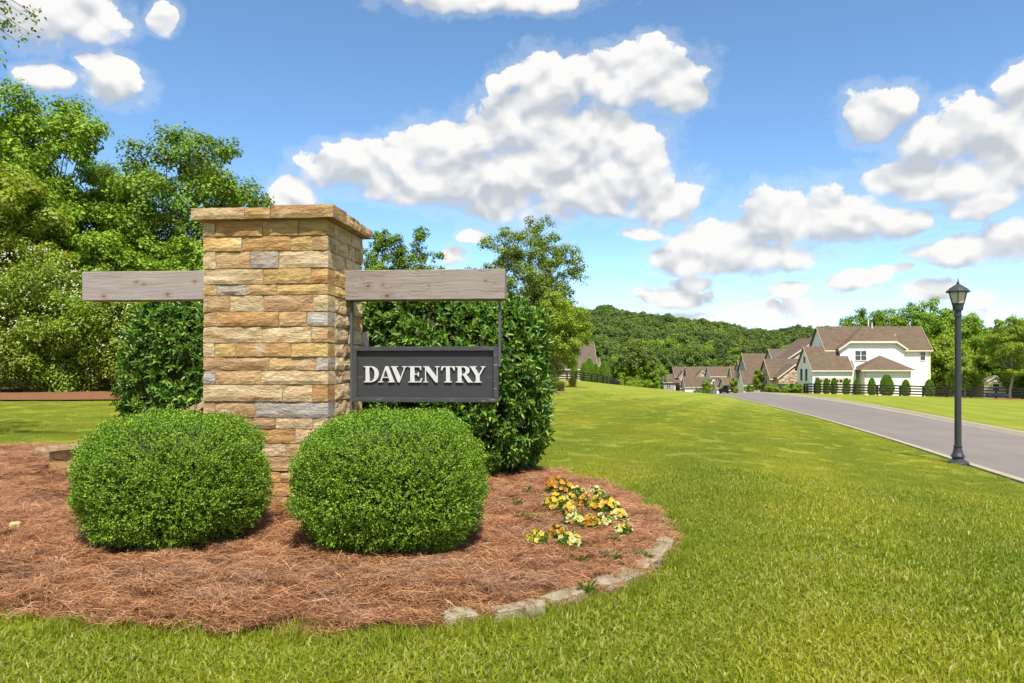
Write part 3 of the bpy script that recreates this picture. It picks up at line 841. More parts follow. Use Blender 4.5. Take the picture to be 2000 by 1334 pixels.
rowpy = [429, 459, 488.5, 522.5, 553.7, 575.2, 607.7, 637, 669.5, 696.8, 723.5, 751.5, 785.5, 817, 838.5, 867.5, 893.5, 921.5, 944.5, 970.8, 1003]
joints = [[422, 514.5, 583.5], [473, 568.7, 610.2], [422, 490, 545.5], [515, 608], [424, 481.6, 541.9], [448.8, 516, 612], [422.9, 546, 600], [512, 608], [420, 461, 570],
          [526, 617], [421, 511], [553, 610], [421, 499], [450, 495, 539, 611], [470, 577], [440, 559], [480, 565], [452, 548], [430, 520, 590], [490, 570]]
cols = [[C_P, C_O, C_Y, C_Y], [C_Y, C_O, C_Y, C_T], [C_P, C_T, C_G, C_P], [C_P, C_Y, C_O], [C_T, C_G, C_T, C_Y], [C_T, C_P, C_B, C_P], [C_B, C_O, C_T, C_G], [C_P, C_P, C_T],
        [C_P, C_Y, C_O, C_Y], [C_B, C_T, C_G], [C_G, C_T, C_P], [C_P, C_P, C_O], [C_B, C_B, C_G], [C_B, C_B, C_B, C_P, C_P], [C_B, C_O, C_P], [C_T, C_P, C_T], [C_P, C_T, C_P], [C_O, C_O, C_T], [C_T, C_O, C_O, C_B], [C_B, C_B, C_T]]
RR = random.Random(5)
SW = .007                                   # mortar joint
mb = MB(); mb.box(-PW + .010, -.010, .010, PD - .010, -.1, rowz(427)); mb.build('mortar_core', M_MORTAR, pillar, True)
FR_F = ((0, 0, 0), (1, 0, 0), (0, -1, 0)); FR_R = ((0, 0, 0), (0, 1, 0), (1, 0, 0)); FR_L = ((-PW, PD, 0), (0, -1, 0), (-1, 0, 0)); FR_B = ((0, PD, 0), (-1, 0, 0), (0, 1, 0))
for r in range(20):
    z1, z0 = rowz(rowpy[r]) - SW * .5, rowz(rowpy[r + 1]) + SW * .5
    xs = [-PW] + [(q - 640) / 243 * PW for q in joints[r]] + [0]
    for k in range(len(xs) - 1):
        a = xs[k] + (SW * .5 if k else -.0); b = xs[k + 1] - (SW * .5 if k < len(xs) - 2 else 0)
        c = cols[r][k]; v = .88 + .24 * RR.random()
        stone_piece(pillar, FR_F, a, b, z0, z1, .16 if 0 < k < len(xs) - 2 else .17, tuple(q * v for q in c), r * 17 + k, proud=RR.uniform(-.003, .005))
    for fi, (fr, ln) in enumerate(((FR_R, PD), (FR_L, PD), (FR_B, PW))):
        # side courses start behind the corner stones of the front
        start = .178 if fi == 0 else 0.01; end = ln - (.178 if fi == 1 else .01)
        if fi == 2: start, end = .17, ln - .17
        js = [start]
        while True:
            nx = js[-1] + RR.uniform(.2, .46)
            if nx > end - .14: break
            js.append(nx)
        js.append(end)
        for k in range(len(js) - 1):
            c = RR.choice(PAL if fi else [C_T, C_P, C_P, C_T, C_Y, C_P]); v = (.85 if fi else 1.0) + .3 * RR.random()  # paler stones on the right face put the missing sunlight into its colour
            if fi == 0 and RR.random() < .25: c = C_P
            stone_piece(pillar, fr, js[k] + SW * .5, js[k + 1] - SW * .5, z0, z1, .14, tuple(q * v for q in c), 900 + r * 31 + fi * 7 + k, proud=RR.uniform(-.003, .007))
# end pieces of the front corner stones show on the right face
for r in range(20):
    pass
# cap: a course of thick slabs round the top
ct, cbm = rowz(405), rowz(427); OV = .07
capx = [-PW - OV, (486 - 640) / 243 * PW, (536 - 640) / 243 * PW, OV]
for k in range(3):
    stone_piece(pillar, ((0, -OV, 0), (1, 0, 0), (0, -1, 0)), capx[k] + (.003 if k else 0), capx[k + 1] - .003, cbm, ct + (0, -.004, .012)[k], .34, ((.50, .38, .22), (.47, .33, .14), (.42, .28, .13))[k], 400 + k, 'cap_stone', .008)
for k, (a, b) in enumerate(((.275, .62), (.626, PD + OV))):
    stone_piece(pillar, ((OV, 0, 0), (0, 1, 0), (1, 0, 0)), a, b, cbm, ct + (.004, -.006)[k], .34, (C_T, C_B)[k], 410 + k, 'cap_stone', .011)
for k, (a, b) in enumerate(((-OV, .34), (.346, .67))):
    stone_piece(pillar, ((-PW - OV, PD, 0), (0, -1, 0), (-1, 0, 0)), a, b, cbm, ct - .002 * k, .34, (C_T, C_P)[k], 420 + k, 'cap_stone', .008)
stone_piece(pillar, ((0, PD + OV, 0), (-1, 0, 0), (0, 1, 0)), .275, PW - .275, cbm, ct - .003, .3, C_T, 430, 'cap_stone', .008)
mb = MB(); mb.box(-PW + .25, -.25, .25, PD - .25, cbm, ct - .012); mb.build('cap_mortar', M_MORTAR, pillar, True)
# rough stone at the back corner, its sunlit look put into a pale colour
wq = stone_piece(pillar, ((0, PD, 0), (1, 0, 0), (0, 1, 0)), -.06, .0, rowz(672), rowz(640), .05, (.66, .64, .61), 777, 'stone', .02)
wq.location.x += .055; wq['label'] = 'rough corner stone at the back edge, sunlight put into its pale colour'


def beam(x0, x1, z0, z1, knots, seed, nm, label=None):
    b = MB(); n = 40; y0, y1 = .42, .62; V = []
    for i in range(n + 1):
        x = x0 + (x1 - x0) * i / n
        if i in (0, n): xo = 1
        for (yy, zz) in ((y0, z0), (y0, z1), (y1, z1), (y1, z0)):
            w = .0022 * mnoise.noise((x * 5 + seed, yy * 3, zz * 7)) ; w2 = .0018 * mnoise.noise((x * 9, yy * 5 + seed, zz))
            e = .006 * mnoise.noise((seed, yy * 11, zz * 13)) if i in (0, n) else 0
            V.append((x + e, yy + w, zz + w2))
    F = []
    for i in range(n):
        for k in range(4): F.append([i * 4 + k, (i + 1) * 4 + k, (i + 1) * 4 + (k + 1) % 4, i * 4 + (k + 1) % 4])
    F.append([3, 2, 1, 0][::-1]); F.append([n * 4 + k for k in range(4)][::-1])
    ctr = np.array([x0, y0, z0]); V = np.array(V) - ctr
    m_ = mat('weathered_timber_' + nm, wood_fn([(kx - x0, kz - z0, kr) for kx, kz, kr in knots], (1, .985, .97) if nm == 'a' else (1.08, 1.08, 1.12), nm == 'a'))
    o = link('timber_beam', np_mesh('timber_beam', V, F, [m_]), pillar, tuple(ctr))
    bv = o.modifiers.new('edge', 'BEVEL'); bv.width = .005; bv.segments = 2; bv.limit_method = 'ANGLE'
    if label: o['label'] = label
    return o


beam(-.02, 1.372, 1.768, 2.02, [(.205, 1.885, .022), (.335, 1.895, .014), (.37, 1.80, .028), (1.21, 1.92, .012), (.73, 1.885, .009)], 3., 'a', 'cracked grey timber beam over the sign')
beam(-2.372, -PW + .03, 1.782, 2.035, [(-1.87, 1.94, .016), (-1.80, 1.92, .014), (-1.335, 1.94, .018), (-2.17, 1.82, .02), (-1.58, 1.83, .022)], 8., 'b', 'smoother pale grey timber stub without a sign')

sign = thing('hanging_sign', 'dark grey wooden sign with white letters hung under the right timber', 'sign', (RX, RY, 0), YAW)
SX0, SX1, SZ0, SZ1, SY = .052, 1.308, .900, 1.372, .50
mb = MB(); mb.box(SX0 + .03, SX1 - .03, SY - .005, SY + .03, SZ0 + .03, SZ1 - .03); mb.build('panel', M_PANEL, sign, True)
for nm, (x0, x1, z0, z1) in {'t': (SX0, SX1, SZ1 - .036, SZ1), 'b': (SX0, SX1, SZ0, SZ0 + .036), 'l': (SX0, SX0 + .038, SZ0 + .037, SZ1 - .037), 'r': (SX1 - .038, SX1, SZ0 + .037, SZ1 - .037)}.items():
    mb = MB(); mb.box(x0, x1, SY - .034, SY + .034, z0, z1); o = mb.build('frame_rail', M_FRAME, sign, True)
    bv = o.modifiers.new('edge', 'BEVEL'); bv.width = .003; bv.segments = 2
# shallow scratches where the old board joint shows
for x in (SX0 + .042, SX1 - .095):
    mb = MB(); mb.box(x, x + .045, SY - .0075, SY - .005, 1.110, 1.113); mb.build('scratch', M_LETTER if False else plain('scratch_grey', (.2, .2, .2)), sign, True)
for x in (SX0 - .022, SX1 + .003):
    mb = MB(); mb.box(x, x + .019, SY - .022, SY + .022, SZ0 - (.07 if x < .5 else -.3), 1.768); mb.build('hanger_strap', M_STRAP, sign, True)


def arc(cx, cy, rx, ry, a0, a1, n=14):
    return [(cx + rx * math.cos(math.radians(a0 + (a1 - a0) * i / n)), cy + ry * math.sin(math.radians(a0 + (a1 - a0) * i / n))) for i in range(n + 1)]


GLY = {
    'D': [[(0, 0), (.44, 0)] + arc(.44, .5, .52, .5, -90, 90) + [(0, 1), (0, .94), (.12, .91), (.12, .09), (0, .06)], [(.38, .08)] + arc(.43, .5, .25, .42, -90, 90) + [(.38, .92)]],
    'A': [[(0, 0), (.34, 0), (.34, .06), (.235, .09), (.30, .27), (.645, .27), (.71, .09), (.60, .06), (.60, 0), (1.05, 0), (1.05, .06), (.985, .09), (.63, 1), (.45, 1), (.12, .09), (0, .06)], [(.335, .35), (.615, .35), (.475, .75)]],
    'V': [[(0, 1), (0, .94), (.07, .91), (.44, 0), (.58, 0), (.93, .91), (1.05, .94), (1.05, 1), (.70, 1), (.70, .94), (.82, .91), (.60, .30), (.37, .91), (.47, .94), (.47, 1)]],
    'E': [[(0, 0), (.82, 0), (.88, .28), (.80, .28), (.70, .08), (.40, .08), (.40, .46), (.56, .46), (.60, .36), (.67, .36), (.67, .64), (.60, .64), (.56, .54), (.40, .54), (.40, .92), (.68, .92), (.76, .74), (.83, .74), (.79, 1), (0, 1), (0, .94), (.12, .91), (.12, .09), (0, .06)]],
    'N': [[(0, 0), (.34, 0), (.34, .06), (.22, .09), (.22, .72), (.84, 0), (1.02, 0), (1.02, .91), (1.14, .94), (1.14, 1), (.79, 1), (.79, .94), (.91, .91), (.91, .38), (.36, 1), (0, 1), (0, .94), (.12, .91), (.12, .09), (0, .06)]],
    'T': [[(.24, 0), (.74, 0), (.74, .06), (.62, .09), (.62, .92), (.74, .92), (.85, .72), (.93, .72), (.90, 1), (.08, 1), (.05, .72), (.13, .72), (.24, .92), (.36, .92), (.36, .09), (.24, .06)]],
    'R': [[(0, 0), (.49, 0), (.49, .06), (.38, .09), (.38, .45), (.45, .45), (.75, 0), (1.06, 0), (1.06, .06), (.98, .09), (.70, .48)] + arc(.54, .735, .33, .265, -62, 90) + [(0, 1), (0, .94), (.12, .91), (.12, .09), (0, .06)], [(.38, .54)] + arc(.45, .73, .16, .19, -90, 90) + [(.38, .92)]],
    'Y': [[(.27, 0), (.76, 0), (.76, .06), (.64, .09), (.64, .42), (.92, .91), (1.0, .94), (1.0, 1), (.68, 1), (.68, .94), (.79, .91), (.58, .53), (.37, .91), (.47, .94), (.47, 1), (0, 1), (0, .94), (.08, .91), (.38, .42), (.38, .09), (.27, .06)]]}
CAPH = .1405
for ch, zx in zip('DAVENTRY', (272, 393, 497, 642, 765, 903, 1030, 1142)):
    cu = bpy.data.curves.new('letter', 'CURVE'); cu.dimensions = '2D'; cu.fill_mode = 'BOTH'; cu.extrude = .007; cu.offset = -.0016
    for pts in GLY[ch]:
        s_ = cu.splines.new('POLY'); s_.points.add(len(pts) - 1); s_.use_cyclic_u = True
        for q, (a, b) in zip(s_.points, pts): q.co = (a * CAPH * (.9 if ch == 'N' else 1), b * CAPH, 0, 1)
    tmp = bpy.data.objects.new('tmp', cu); COL.objects.link(tmp)
    me = bpy.data.meshes.new_from_object(tmp.evaluated_get(bpy.context.evaluated_depsgraph_get())); bpy.data.objects.remove(tmp)
    me.materials.clear(); me.materials.append(M_LETTER)
    o = link('letter', me, sign, (.147 + (zx - 272) / 1000 * 1.053, SY - .013, 1.066)); o.rotation_euler = (math.pi / 2, 0, 0)
    o['label'] = 'white serif letter ' + ch

# ------------------------------------------------------------------ low curved wing wall left of the pillar
wing = thing('wing_wall', 'low stone wing wall with a sloping cap curving down from the pillar', 'wall', (-2.5, 6.7, 0))
WP = [(-2.52, 6.62, 1.0), (-2.72, 6.64, .87), (-2.96, 6.70, .72), (-3.26, 6.86, .60), (-3.65, 7.09, .52), (-4.03, 7.33, .46), (-4.40, 7.60, .41), (-4.74, 7.86, .36), (-4.93, 8.0, .335)]
for k in range(len(WP) - 1):
    a, b = np.array(WP[k]), np.array(WP[k + 1]); d = (b - a)[:2]; L_ = np.hypot(*d); nrm = np.array([d[1], -d[0]]) / L_ * (-1 if True else 1)
    t_ = d / L_
    if nrm[1] > 0: nrm = -nrm                      # towards the viewer
    hw, th = .19, .055
    a2 = a[:2] + t_ * .003; b2 = b[:2] - t_ * .003
    top = [(a2[0] + nrm[0] * hw, a2[1] + nrm[1] * hw, a[2]), (b2[0] + nrm[0] * hw, b2[1] + nrm[1] * hw, b[2]), (b2[0] - nrm[0] * hw, b2[1] - nrm[1] * hw, b[2] + .01), (a2[0] - nrm[0] * hw, a2[1] - nrm[1] * hw, a[2] + .01)]
    m1 = MB(); m1.solid(top, (0, 0, -th)); o = m1.build('cap_slab', M_STONE, wing); o.color = tuple(C_P) + (1,)
    if k < len(WP) - 2:
        z_ = -.05; q = 0
        zt = min(a[2], b[2]) - th
        while z_ < zt - .02:
            zn = min(z_ + RR.uniform(.11, .16), zt + (.0 if z_ + .2 < zt else .0)); zn = zt if zt - zn < .06 else zn
            hw2 = .15 + RR.uniform(-.006, .01); m1 = MB(); e0 = .004
            ta, tb = (a[2] - th - .002, b[2] - th - .002) if zn == zt else (zn - .008, zn - .008)
            m1.v = [(p[0] + s_ * nrm[0] * hw2, p[1] + s_ * nrm[1] * hw2, zz) for p, zz in ((a[:2] + t_ * e0, z_), (b[:2] - t_ * e0, z_), (b[:2] - t_ * e0, tb), (a[:2] + t_ * e0, ta)) for s_ in (1, -1)]
            m1.f = [[0, 2, 4, 6], [1, 7, 5, 3], [0, 1, 3, 2], [2, 3, 5, 4], [4, 5, 7, 6], [6, 7, 1, 0]]
            o = m1.build('stone', M_STONE, wing); v = RR.uniform(.85, 1.1); o.color = tuple(x * v for x in RR.choice(PAL)) + (1,)
            z_ = zn

# ------------------------------------------------------------------ clipped boxwoods, laurels
shrub('boxwood_shrub', 'clipped round boxwood in front of the stone pillar, left of the pair', 'shrub', (-2.205, 4.85, bedz(-2.205, 4.85) - .03), (.57, .52, .430), 16000, (.0145, .0096), L_BOX, 11, 2.6, .10, 8, .06, zmin=-.9, depth=.15)
shrub('boxwood_shrub', 'clipped round boxwood below the dark sign, right of the pair', 'shrub', (-.765, 4.72, bedz(-.765, 4.72) - .04), (.585, .53, .440), 16000, (.0145, .0096), L_BOX, 23, 2.6, .10, 8, .06, zmin=-.9, depth=.15)
shrub('laurel_shrub', 'tall glossy dark laurel behind the hanging sign', 'shrub', (-.66, 7.95, .0), (1.03, .78, 1.01), 4300, (.075, .027), L_LAUREL, 31, 3.2, .085, 8, .07, core=.80, shape='long', depth=.16, spread=1.0)
shrub('laurel_shrub', 'glossy dark laurel under the timber stub left of the pillar', 'shrub', (-3.60, 8.45, .0), (.70, .64, 1.0), 2300, (.075, .027), L_LAUREL, 37, 2.9, .10, 8, .07, core=.80, shape='long', depth=.16, spread=1.0)
# ------------------------------------------------------------------ edging stones and bed details
def rock(name, label, loc, size, rz, seed, m_=None, cat='stone', group=None, sub=2, k=.10):
    import bmesh
    bm = bmesh.new(); bmesh.ops.create_cube(bm, size=1); bmesh.ops.bevel(bm, geom=bm.edges[:], offset=.16, segments=2, profile=.6, affect='EDGES')
    bmesh.ops.subdivide_edges(bm, edges=bm.edges[:], cuts=1, use_grid_fill=True)
    for v in bm.verts:
        n_ = mnoise.noise(v.co * 2.1 + Vector((seed, 0, 0))) * k + mnoise.noise(v.co * 6 + Vector((0, seed, 0))) * k * .5
        v.co = v.co * (1 + n_); v.co = Vector((v.co.x * size[0], v.co.y * size[1], v.co.z * size[2]))
    me = bpy.data.meshes.new(name); bm.to_mesh(me); bm.free(); me.materials.append(m_ or M_LIME)
    o = link(name, me, None, loc); o.rotation_euler = (0, 0, rz); ORG[o.name] = np.array(loc)
    return tag(o, label, cat, group)


EDGE = [(1296, 1078, .30, 'thin edging stone at the right tip of the straw bed'), (1282, 1098, .20, 'small edging stone second from the right tip of the bed'),
        (1262, 1118, .22, 'worn edging stone between the bed tip and the big pale slab'), (1205, 1146, .36, 'large pale flat edging slab on the bed border'),
        (1108, 1184, .30, 'grey edging slab half buried left of the large pale slab'), (1012, 1210, .27, 'cream edging stone sunk into the grass at the bed front'),
        (897, 1222, .155, 'small square cream edging stone alone at the bed front')]
for k, (px, py, L_, lab) in enumerate(EDGE):
    h_ = hit(px, py); nx = EDGE[k + 1] if k < 6 else (820, 1228); h2 = hit(nx[0], nx[1]); pv = hit(*(EDGE[k - 1][:2] if k else (1306, 1050)))
    ang = math.atan2((h2 - pv).y, (h2 - pv).x)
    rock('edging_stone', lab, (h_.x, h_.y, h_.z + .024), (L_, .11 if k != 3 else .16, .09), ang, k * 3.3 + 1, M_LIME, 'stone', k=.2)
h_ = hit(30, 1066); rock('pebble', 'round tan pebble lying on the straw at the left', (h_.x, h_.y, bedz(h_.x, h_.y) + .03), (.065, .05, .07), .4, 4., plain('tan_pebble', (.50, .36, .17)), 'stone', k=.05)
h_ = hit(1181, 1108); rock('dirt_clod', 'dark brown clod of earth near the right edging', (h_.x, h_.y, bedz(h_.x, h_.y) + .02), (.07, .055, .05), .4, 9., plain('dark_soil', (.06, .04, .03), .95, .4, 30, .1), 'soil', k=.3)

M_PETY = leafmat('yellow_petal', [(0.4836, 0.3256, 0.016), (0.5616, 0.407, 0.024), (0.6, 0.4588, 0.048)], .5, .3, (1, 1, .5))
M_PETO = leafmat('orange_petal', [(0.442, 0.16, 0.0096), (0.51, 0.216, 0.0144), (0.561, 0.288, 0.024)], .5, .3, (1, .9, .5))
M_PETW = leafmat('cream_petal', [(.52, .46, .10), (.56, .52, .18), (.58, .56, .32)], .5, .3, (1, 1, .8))
L_PANSY = leafmat('pansy_leaf', [(.05, .11, .014), (.08, .16, .018), (.13, .21, .03)], .5, .25)


def pansy(label, px, py, rad, hgt, mixv, seed, nfl):
    R = np.random.default_rng(seed); h_ = hit(px, py, zoff=.085); z = bedz(h_.x, h_.y) + 0.
    t = thing('pansy_plant', label, 'flower', (h_.x, h_.y, z), 0, 'pansies in the straw bed')
    n = int(900 * (rad / .1) ** 1.5); a = R.random(n) * 6.283; r = rad * np.sqrt(R.random(n)) * 1.12
    pos = np.stack([r * np.cos(a), r * np.sin(a), R.random(n) * hgt * .98 * (1 - (r / rad) ** 2 * .6) + .005], 1)
    V, F = leaves(pos, unit(rdir(R, n) + np.array([0, 0, .6])), rdir(R, n) + np.array([0, 0, 1.]), .022 + .016 * R.random(n), .011 + .006 * R.random(n))
    link('foliage', np_mesh('foliage', V, F, [L_PANSY]), t)
    # blossoms: five overlapping petals each, facing up and outwards
    for m_, fr, nm in ((M_PETY, mixv[0], 'y'), (M_PETO, mixv[1], 'o'), (M_PETW, mixv[2], 'w')):
        k = int(nfl * fr)
        if k == 0: continue
        a = R.random(k) * 6.283; r = rad * np.sqrt(R.random(k))
        c = np.stack([r * np.cos(a), r * np.sin(a), hgt * (.75 + .35 * R.random(k)) * (1 - (r / rad) ** 2 * .45)], 1)
        nn = unit(np.stack([np.cos(a) * r / rad * .8, np.sin(a) * r / rad * .8 - .45, np.full(k, .75)], 1) + rdir(R, k) * .35)
        e1 = unit(np.cross(nn, rdir(R, k))); e2 = np.cross(nn, e1)
        th = np.tile(np.arange(5) * 1.2566, k); I = np.repeat(np.arange(k), 5)
        ax = e1[I] * np.cos(th)[:, None] + e2[I] * np.sin(th)[:, None]
        sz = np.repeat(.018 + .008 * R.random(k), 5)
        V, F = leaves(c[I] + nn[I] * .002, ax + nn[I] * .2, nn[I], sz, sz * 1.15, .05)
        link('blossoms', np_mesh('blossoms', V, F, [m_]), t)


PAN = [(1092, 972, .135, .15, (.1, .9, 0), 70, 'large orange pansy clump at the back of the flower patch'), (1128, 985, .085, .12, (.1, .3, .6), 34, 'cream pansies right of the large orange clump'),
       (1165, 975, .075, .10, (0, .1, .9), 32, 'cream white pansies at the back right of the patch'), (1090, 1006, .13, .13, (.85, .1, .05), 75, 'large bright yellow pansy clump left of the patch centre'),
       (1178, 1005, .135, .14, (.75, .15, .1), 80, 'large bright yellow pansy clump at the right of the patch'), (1142, 1003, .07, .12, (.3, .7, 0), 30, 'orange pansies between the two yellow clumps'),
       (1113, 1018, .065, .09, (.3, .4, .3), 26, 'mixed orange and cream pansies below the left yellow clump'), (1123, 1034, .085, .09, (.05, .1, .85), 42, 'cream white pansies in the middle of the patch'),
       (1153, 1042, .065, .10, (.3, .7, 0), 26, 'orange pansies low in the middle of the patch'), (1178, 1034, .052, .08, (.05, 0, .95), 22, 'small cream pansy tuft beside the low orange one'),
       (1208, 1022, .075, .10, (.35, .05, .6), 34, 'pale yellow pansy tuft at the right side of the patch'), (1218, 1048, .062, .09, (.4, .05, .55), 28, 'round pale yellow pansy alone at the far right'),
       (1049, 1070, .075, .09, (.97, 0, .03), 34, 'bright yellow pansy alone at the lower left'), (1086, 1060, .060, .085, (.15, .85, 0), 22, 'orange pansies in front of the patch, lower row'),
       (1113, 1074, .080, .09, (.35, .05, .6), 40, 'pale yellow pansy tuft lowest in the patch')]
for k, (px, py, r, h_, mx, nf, lab) in enumerate(PAN): pansy(lab, px, py, r * .86, h_, mx, 50 + k, int(nf * .8))

L_WEED = leafmat('weed_leaf', [(.12, .19, .03), (.18, .26, .045), (.27, .31, .08)], .55, .3)
WEED = [(1030, 975, 'leafy weed left of the large orange pansies'), (1012, 998, 'sparse weed beside the right boxwood'), (1040, 1030, 'pale weed tuft left of the cream pansies'), (1015, 1024, 'grey green weed nearest the right boxwood'),
        (1195, 1066, 'feathery weed below the right pansies'), (1132, 1100, 'small weed below the lowest pansies'), (1195, 1092, 'weed with a yellow tip near the dark clod'), (1255, 1088, 'weed tuft at the right edging stones'),
        (1070, 1165, 'weed sprouting beside the grey edging slab'), (418, 1148, 'tiny seedling in the straw at the front'), (64, 968, 'thin seedling in the straw at the left'), (1148, 1152, 'weed tuft at the large pale edging slab')]
for k, (px, py, lab) in enumerate(WEED):
    R = np.random.default_rng(k + 5); h_ = hit(px, py, zoff=.07); n = 14 if k in (9, 10) else 60; s_ = .045 if k in (9, 10) else .085
    a = R.random(n) * 6.283; ax = np.stack([np.cos(a) * .8, np.sin(a) * .8, .3 + R.random(n) * .9], 1)
    pos = np.stack([R.normal(size=n) * s_ * .05, R.normal(size=n) * s_ * .05, R.random(n) * s_ * .15], 1)
    V, F = leaves(pos, ax, rdir(R, n) + np.array([0, 0, 1.]), s_ * (.4 + .7 * R.random(n)), s_ * .055 * (1 + R.random(n)))
    o = link('weed', np_mesh('weed', V, F, [L_WEED]), None, (h_.x, h_.y, bedz(h_.x, h_.y))); tag(o, lab, 'weed', 'weeds in the straw bed')

# loose pine needles over the bed
R = np.random.default_rng(3)
protos = []
for q in range(5):
    n = 300; a = R.random(n) * 6.283; r = .15 * np.sqrt(R.random(n)); main = R.random() * 6.283
    th = main + R.normal(size=n) * .75; L_ = .035 + .075 * R.random(n)
    c = np.stack([r * np.cos(a), r * np.sin(a), .002 + .018 * R.random(n) ** 1.5], 1)
    d = np.stack([np.cos(th), np.sin(th), R.normal(size=n) * .16], 1); s_ = unit(np.stack([-np.sin(th), np.cos(th), R.normal(size=n) * .4], 1)) * .00095
    bend = s_ * (R.normal(size=n) * 9)[:, None]; up = np.array([0, 0, .006])
    A, B_, C_ = c - d * L_[:, None] / 2, c + bend + up, c + d * L_[:, None] / 2
    V = np.stack([A - s_, A + s_, B_ + s_, B_ - s_, C_ + s_ * .5, C_ - s_ * .5], 1).reshape(-1, 3); b = np.arange(n)[:, None] * 6
    protos.append(proto('needles', V, np.concatenate([b + [0, 1, 2, 3], b + [3, 2, 4, 5]]), M_NEEDLE))
n = 8800; X = R.uniform(-9, 1.2, n); Y = R.uniform(3.3, 10.5, n); ok = inside(X, Y, BED) & (beddist(X, Y) > .05) & ((X > -Y * .85) | (Y > 7))
X, Y = X[ok], Y[ok]; n = len(X)
scatter('pine_straw', np.stack([X, Y, [bedz(a, b) for a, b in zip(X, Y)]], 1), np.stack([R.normal(size=n) * .12, R.normal(size=n) * .12, R.random(n) * 6.28], 1), np.repeat((.8 + .5 * R.random(n))[:, None], 3, 1), R.integers(0, 5, n), protos, 'loose reddish pine needles covering the bed')

# ------------------------------------------------------------------ grass blades on the near lawn
def blades(R, n, rad, h0, h1, w, lean=.5):
    a = R.random(n) * 6.283; r = rad * np.sqrt(R.random(n)); c = np.stack([r * np.cos(a), r * np.sin(a), np.zeros(n) - .004], 1)
    h = (h0 + (h1 - h0) * R.random(n) ** 1.4)[:, None]; th = R.random(n) * 6.283; ln = (np.abs(R.normal(size=n)) * lean)[:, None]
    d = np.stack([np.cos(th), np.sin(th), np.zeros(n)], 1); ps = R.random(n) * 6.283; s_ = np.stack([np.cos(ps), np.sin(ps), np.zeros(n)], 1) * w / 2
    z = np.array([0, 0, 1.]); m1 = c + z * h * .55 + d * h * ln * .25; t = c + z * h * (1 - .25 * ln) + d * h * ln
    V = np.stack([c - s_, c + s_, m1 + s_ * .8, m1 - s_ * .8, t], 1).reshape(-1, 3); b = np.arange(n)[:, None] * 5
    F = np.concatenate([b + [0, 1, 2], b + [0, 2, 3], b + [3, 2, 4]]); return V, F


gp = [proto('turf_near', *blades(R, 700, .17, .013, .037, .0034, .6), M_GRASS) for _ in range(4)] + [proto('turf_far', *blades(R, 460, .36, .016, .046, .009, .7), M_GRASS) for _ in range(3)] + [proto('turf_tall', *blades(R, 130, .09, .04, .10, .0042, .55), M_GRASS)]
pts, idx, scl = [], [], []
n = 5600; X = R.uniform(-7, 8.5, n); Y = R.uniform(1.2, 8.6, n); ok = (X > -.78 * Y - 1.5) & (X < .78 * Y + 1.5) & (X < xl(Y) - .12)
ins = inside(X, Y, BED); dd = beddist(X, Y); ok &= ~ins | (dd < .05)
pts.append(np.stack([X[ok], Y[ok]], 1)); idx.append(R.integers(0, 4, ok.sum())); scl.append(.8 + .45 * R.random(ok.sum()))
n = 26000; X = R.uniform(-22, 16, n); Y = 8.2 + (52 - 8.2) * R.random(n) ** 1.25; ok = (R.random(n) < 1 - sm(26, 52, Y)) & (X > -.72 * Y - 1.5) & (X < xl(Y) - .25) & ~((X < -1) & (Y > 24)) & ~(inside(X, Y, BED) & (beddist(X, Y) > .1))
pts.append(np.stack([X[ok], Y[ok]], 1)); idx.append(R.integers(4, 7, ok.sum())); scl.append(.8 + .4 * R.random(ok.sum()))
# longer uncut tufts along the bed edge and kerb
e = BED[R.integers(0, len(BED), 260)] + R.normal(size=(260, 2)) * .05; ctr = np.array([-3.5, 6.6]); e = e + unit(e - ctr) * .07
e = e[(e[:, 0] > -.8 * e[:, 1])]; pts.append(e); idx.append(np.full(len(e), 7)); scl.append(.55 + .6 * R.random(len(e)))
XY = np.concatenate(pts); idx = np.concatenate(idx); scl = np.concatenate(scl); n = len(XY); zf = np.where(idx == 7, 1, 1 - .68 * sm(8, 40, XY[:, 1]))
scatter('lawn_grass', np.column_stack([XY, ground(XY[:, 0], XY[:, 1])]), np.stack([np.zeros(n), np.zeros(n), R.random(n) * 6.28], 1), np.stack([scl, scl, scl * zf * (.8 + .4 * R.random(n))], 1), idx, gp, 'short green and straw coloured lawn grass')

# ------------------------------------------------------------------ street lamps
M_LAMPG = plain('milky_lamp_glass', (.50, .47, .40), .25, .08, 20, .5)


def lamp(label, base, s_=1.0, detail=True):
    t = thing('street_lamp', label, 'lamp', tuple(base), 0, 'black lantern street lamps'); n = 20 if detail else 8
    def part(nm, prof, m_=M_BLACKM, nn=None, sm_=True):
        b = MB(); b.lathe((0, 0, 0), [(r * s_, z * s_) for r, z in prof], nn or n); return b.build(nm, m_, t, True, smooth=False)
    part('base', [(.185, -.05), (.185, .03), (.175, .055), (.10, .10), (.09, .12), (.118, .145), (.112, .165), (.085, .22), (.068, .29), (.066, .325), (.078, .33), (.078, .345), (.060, .35)])
    part('post', [(.058, .351), (.052, 2.70)])
    part('collar', [(.066, 2.701), (.066, 2.73), (.058, 2.735), (.058, 2.80), (.085, 2.82), (.092, 2.90), (.105, 2.94)])
    k = 6
    part('glass', [(.098, 2.941), (.150, 3.135)], M_LAMPG, k)
    b = MB()
    for i in range(k):
        a = 2 * math.pi * i / k; b.tube([(.106 * math.cos(a) * s_, .106 * math.sin(a) * s_, 2.935 * s_), (.160 * math.cos(a) * s_, .160 * math.sin(a) * s_, 3.14 * s_)], .009 * s_, 5)
    b.build('lantern_bars', M_BLACKM, t, True)
    part('roof', [(.185, 3.136), (.195, 3.145), (.195, 3.165), (.13, 3.225), (.07, 3.265), (.035, 3.29), (.02, 3.30), (.026, 3.32), (.012, 3.335), (.003, 3.41)], nn=k * 2)
    return t


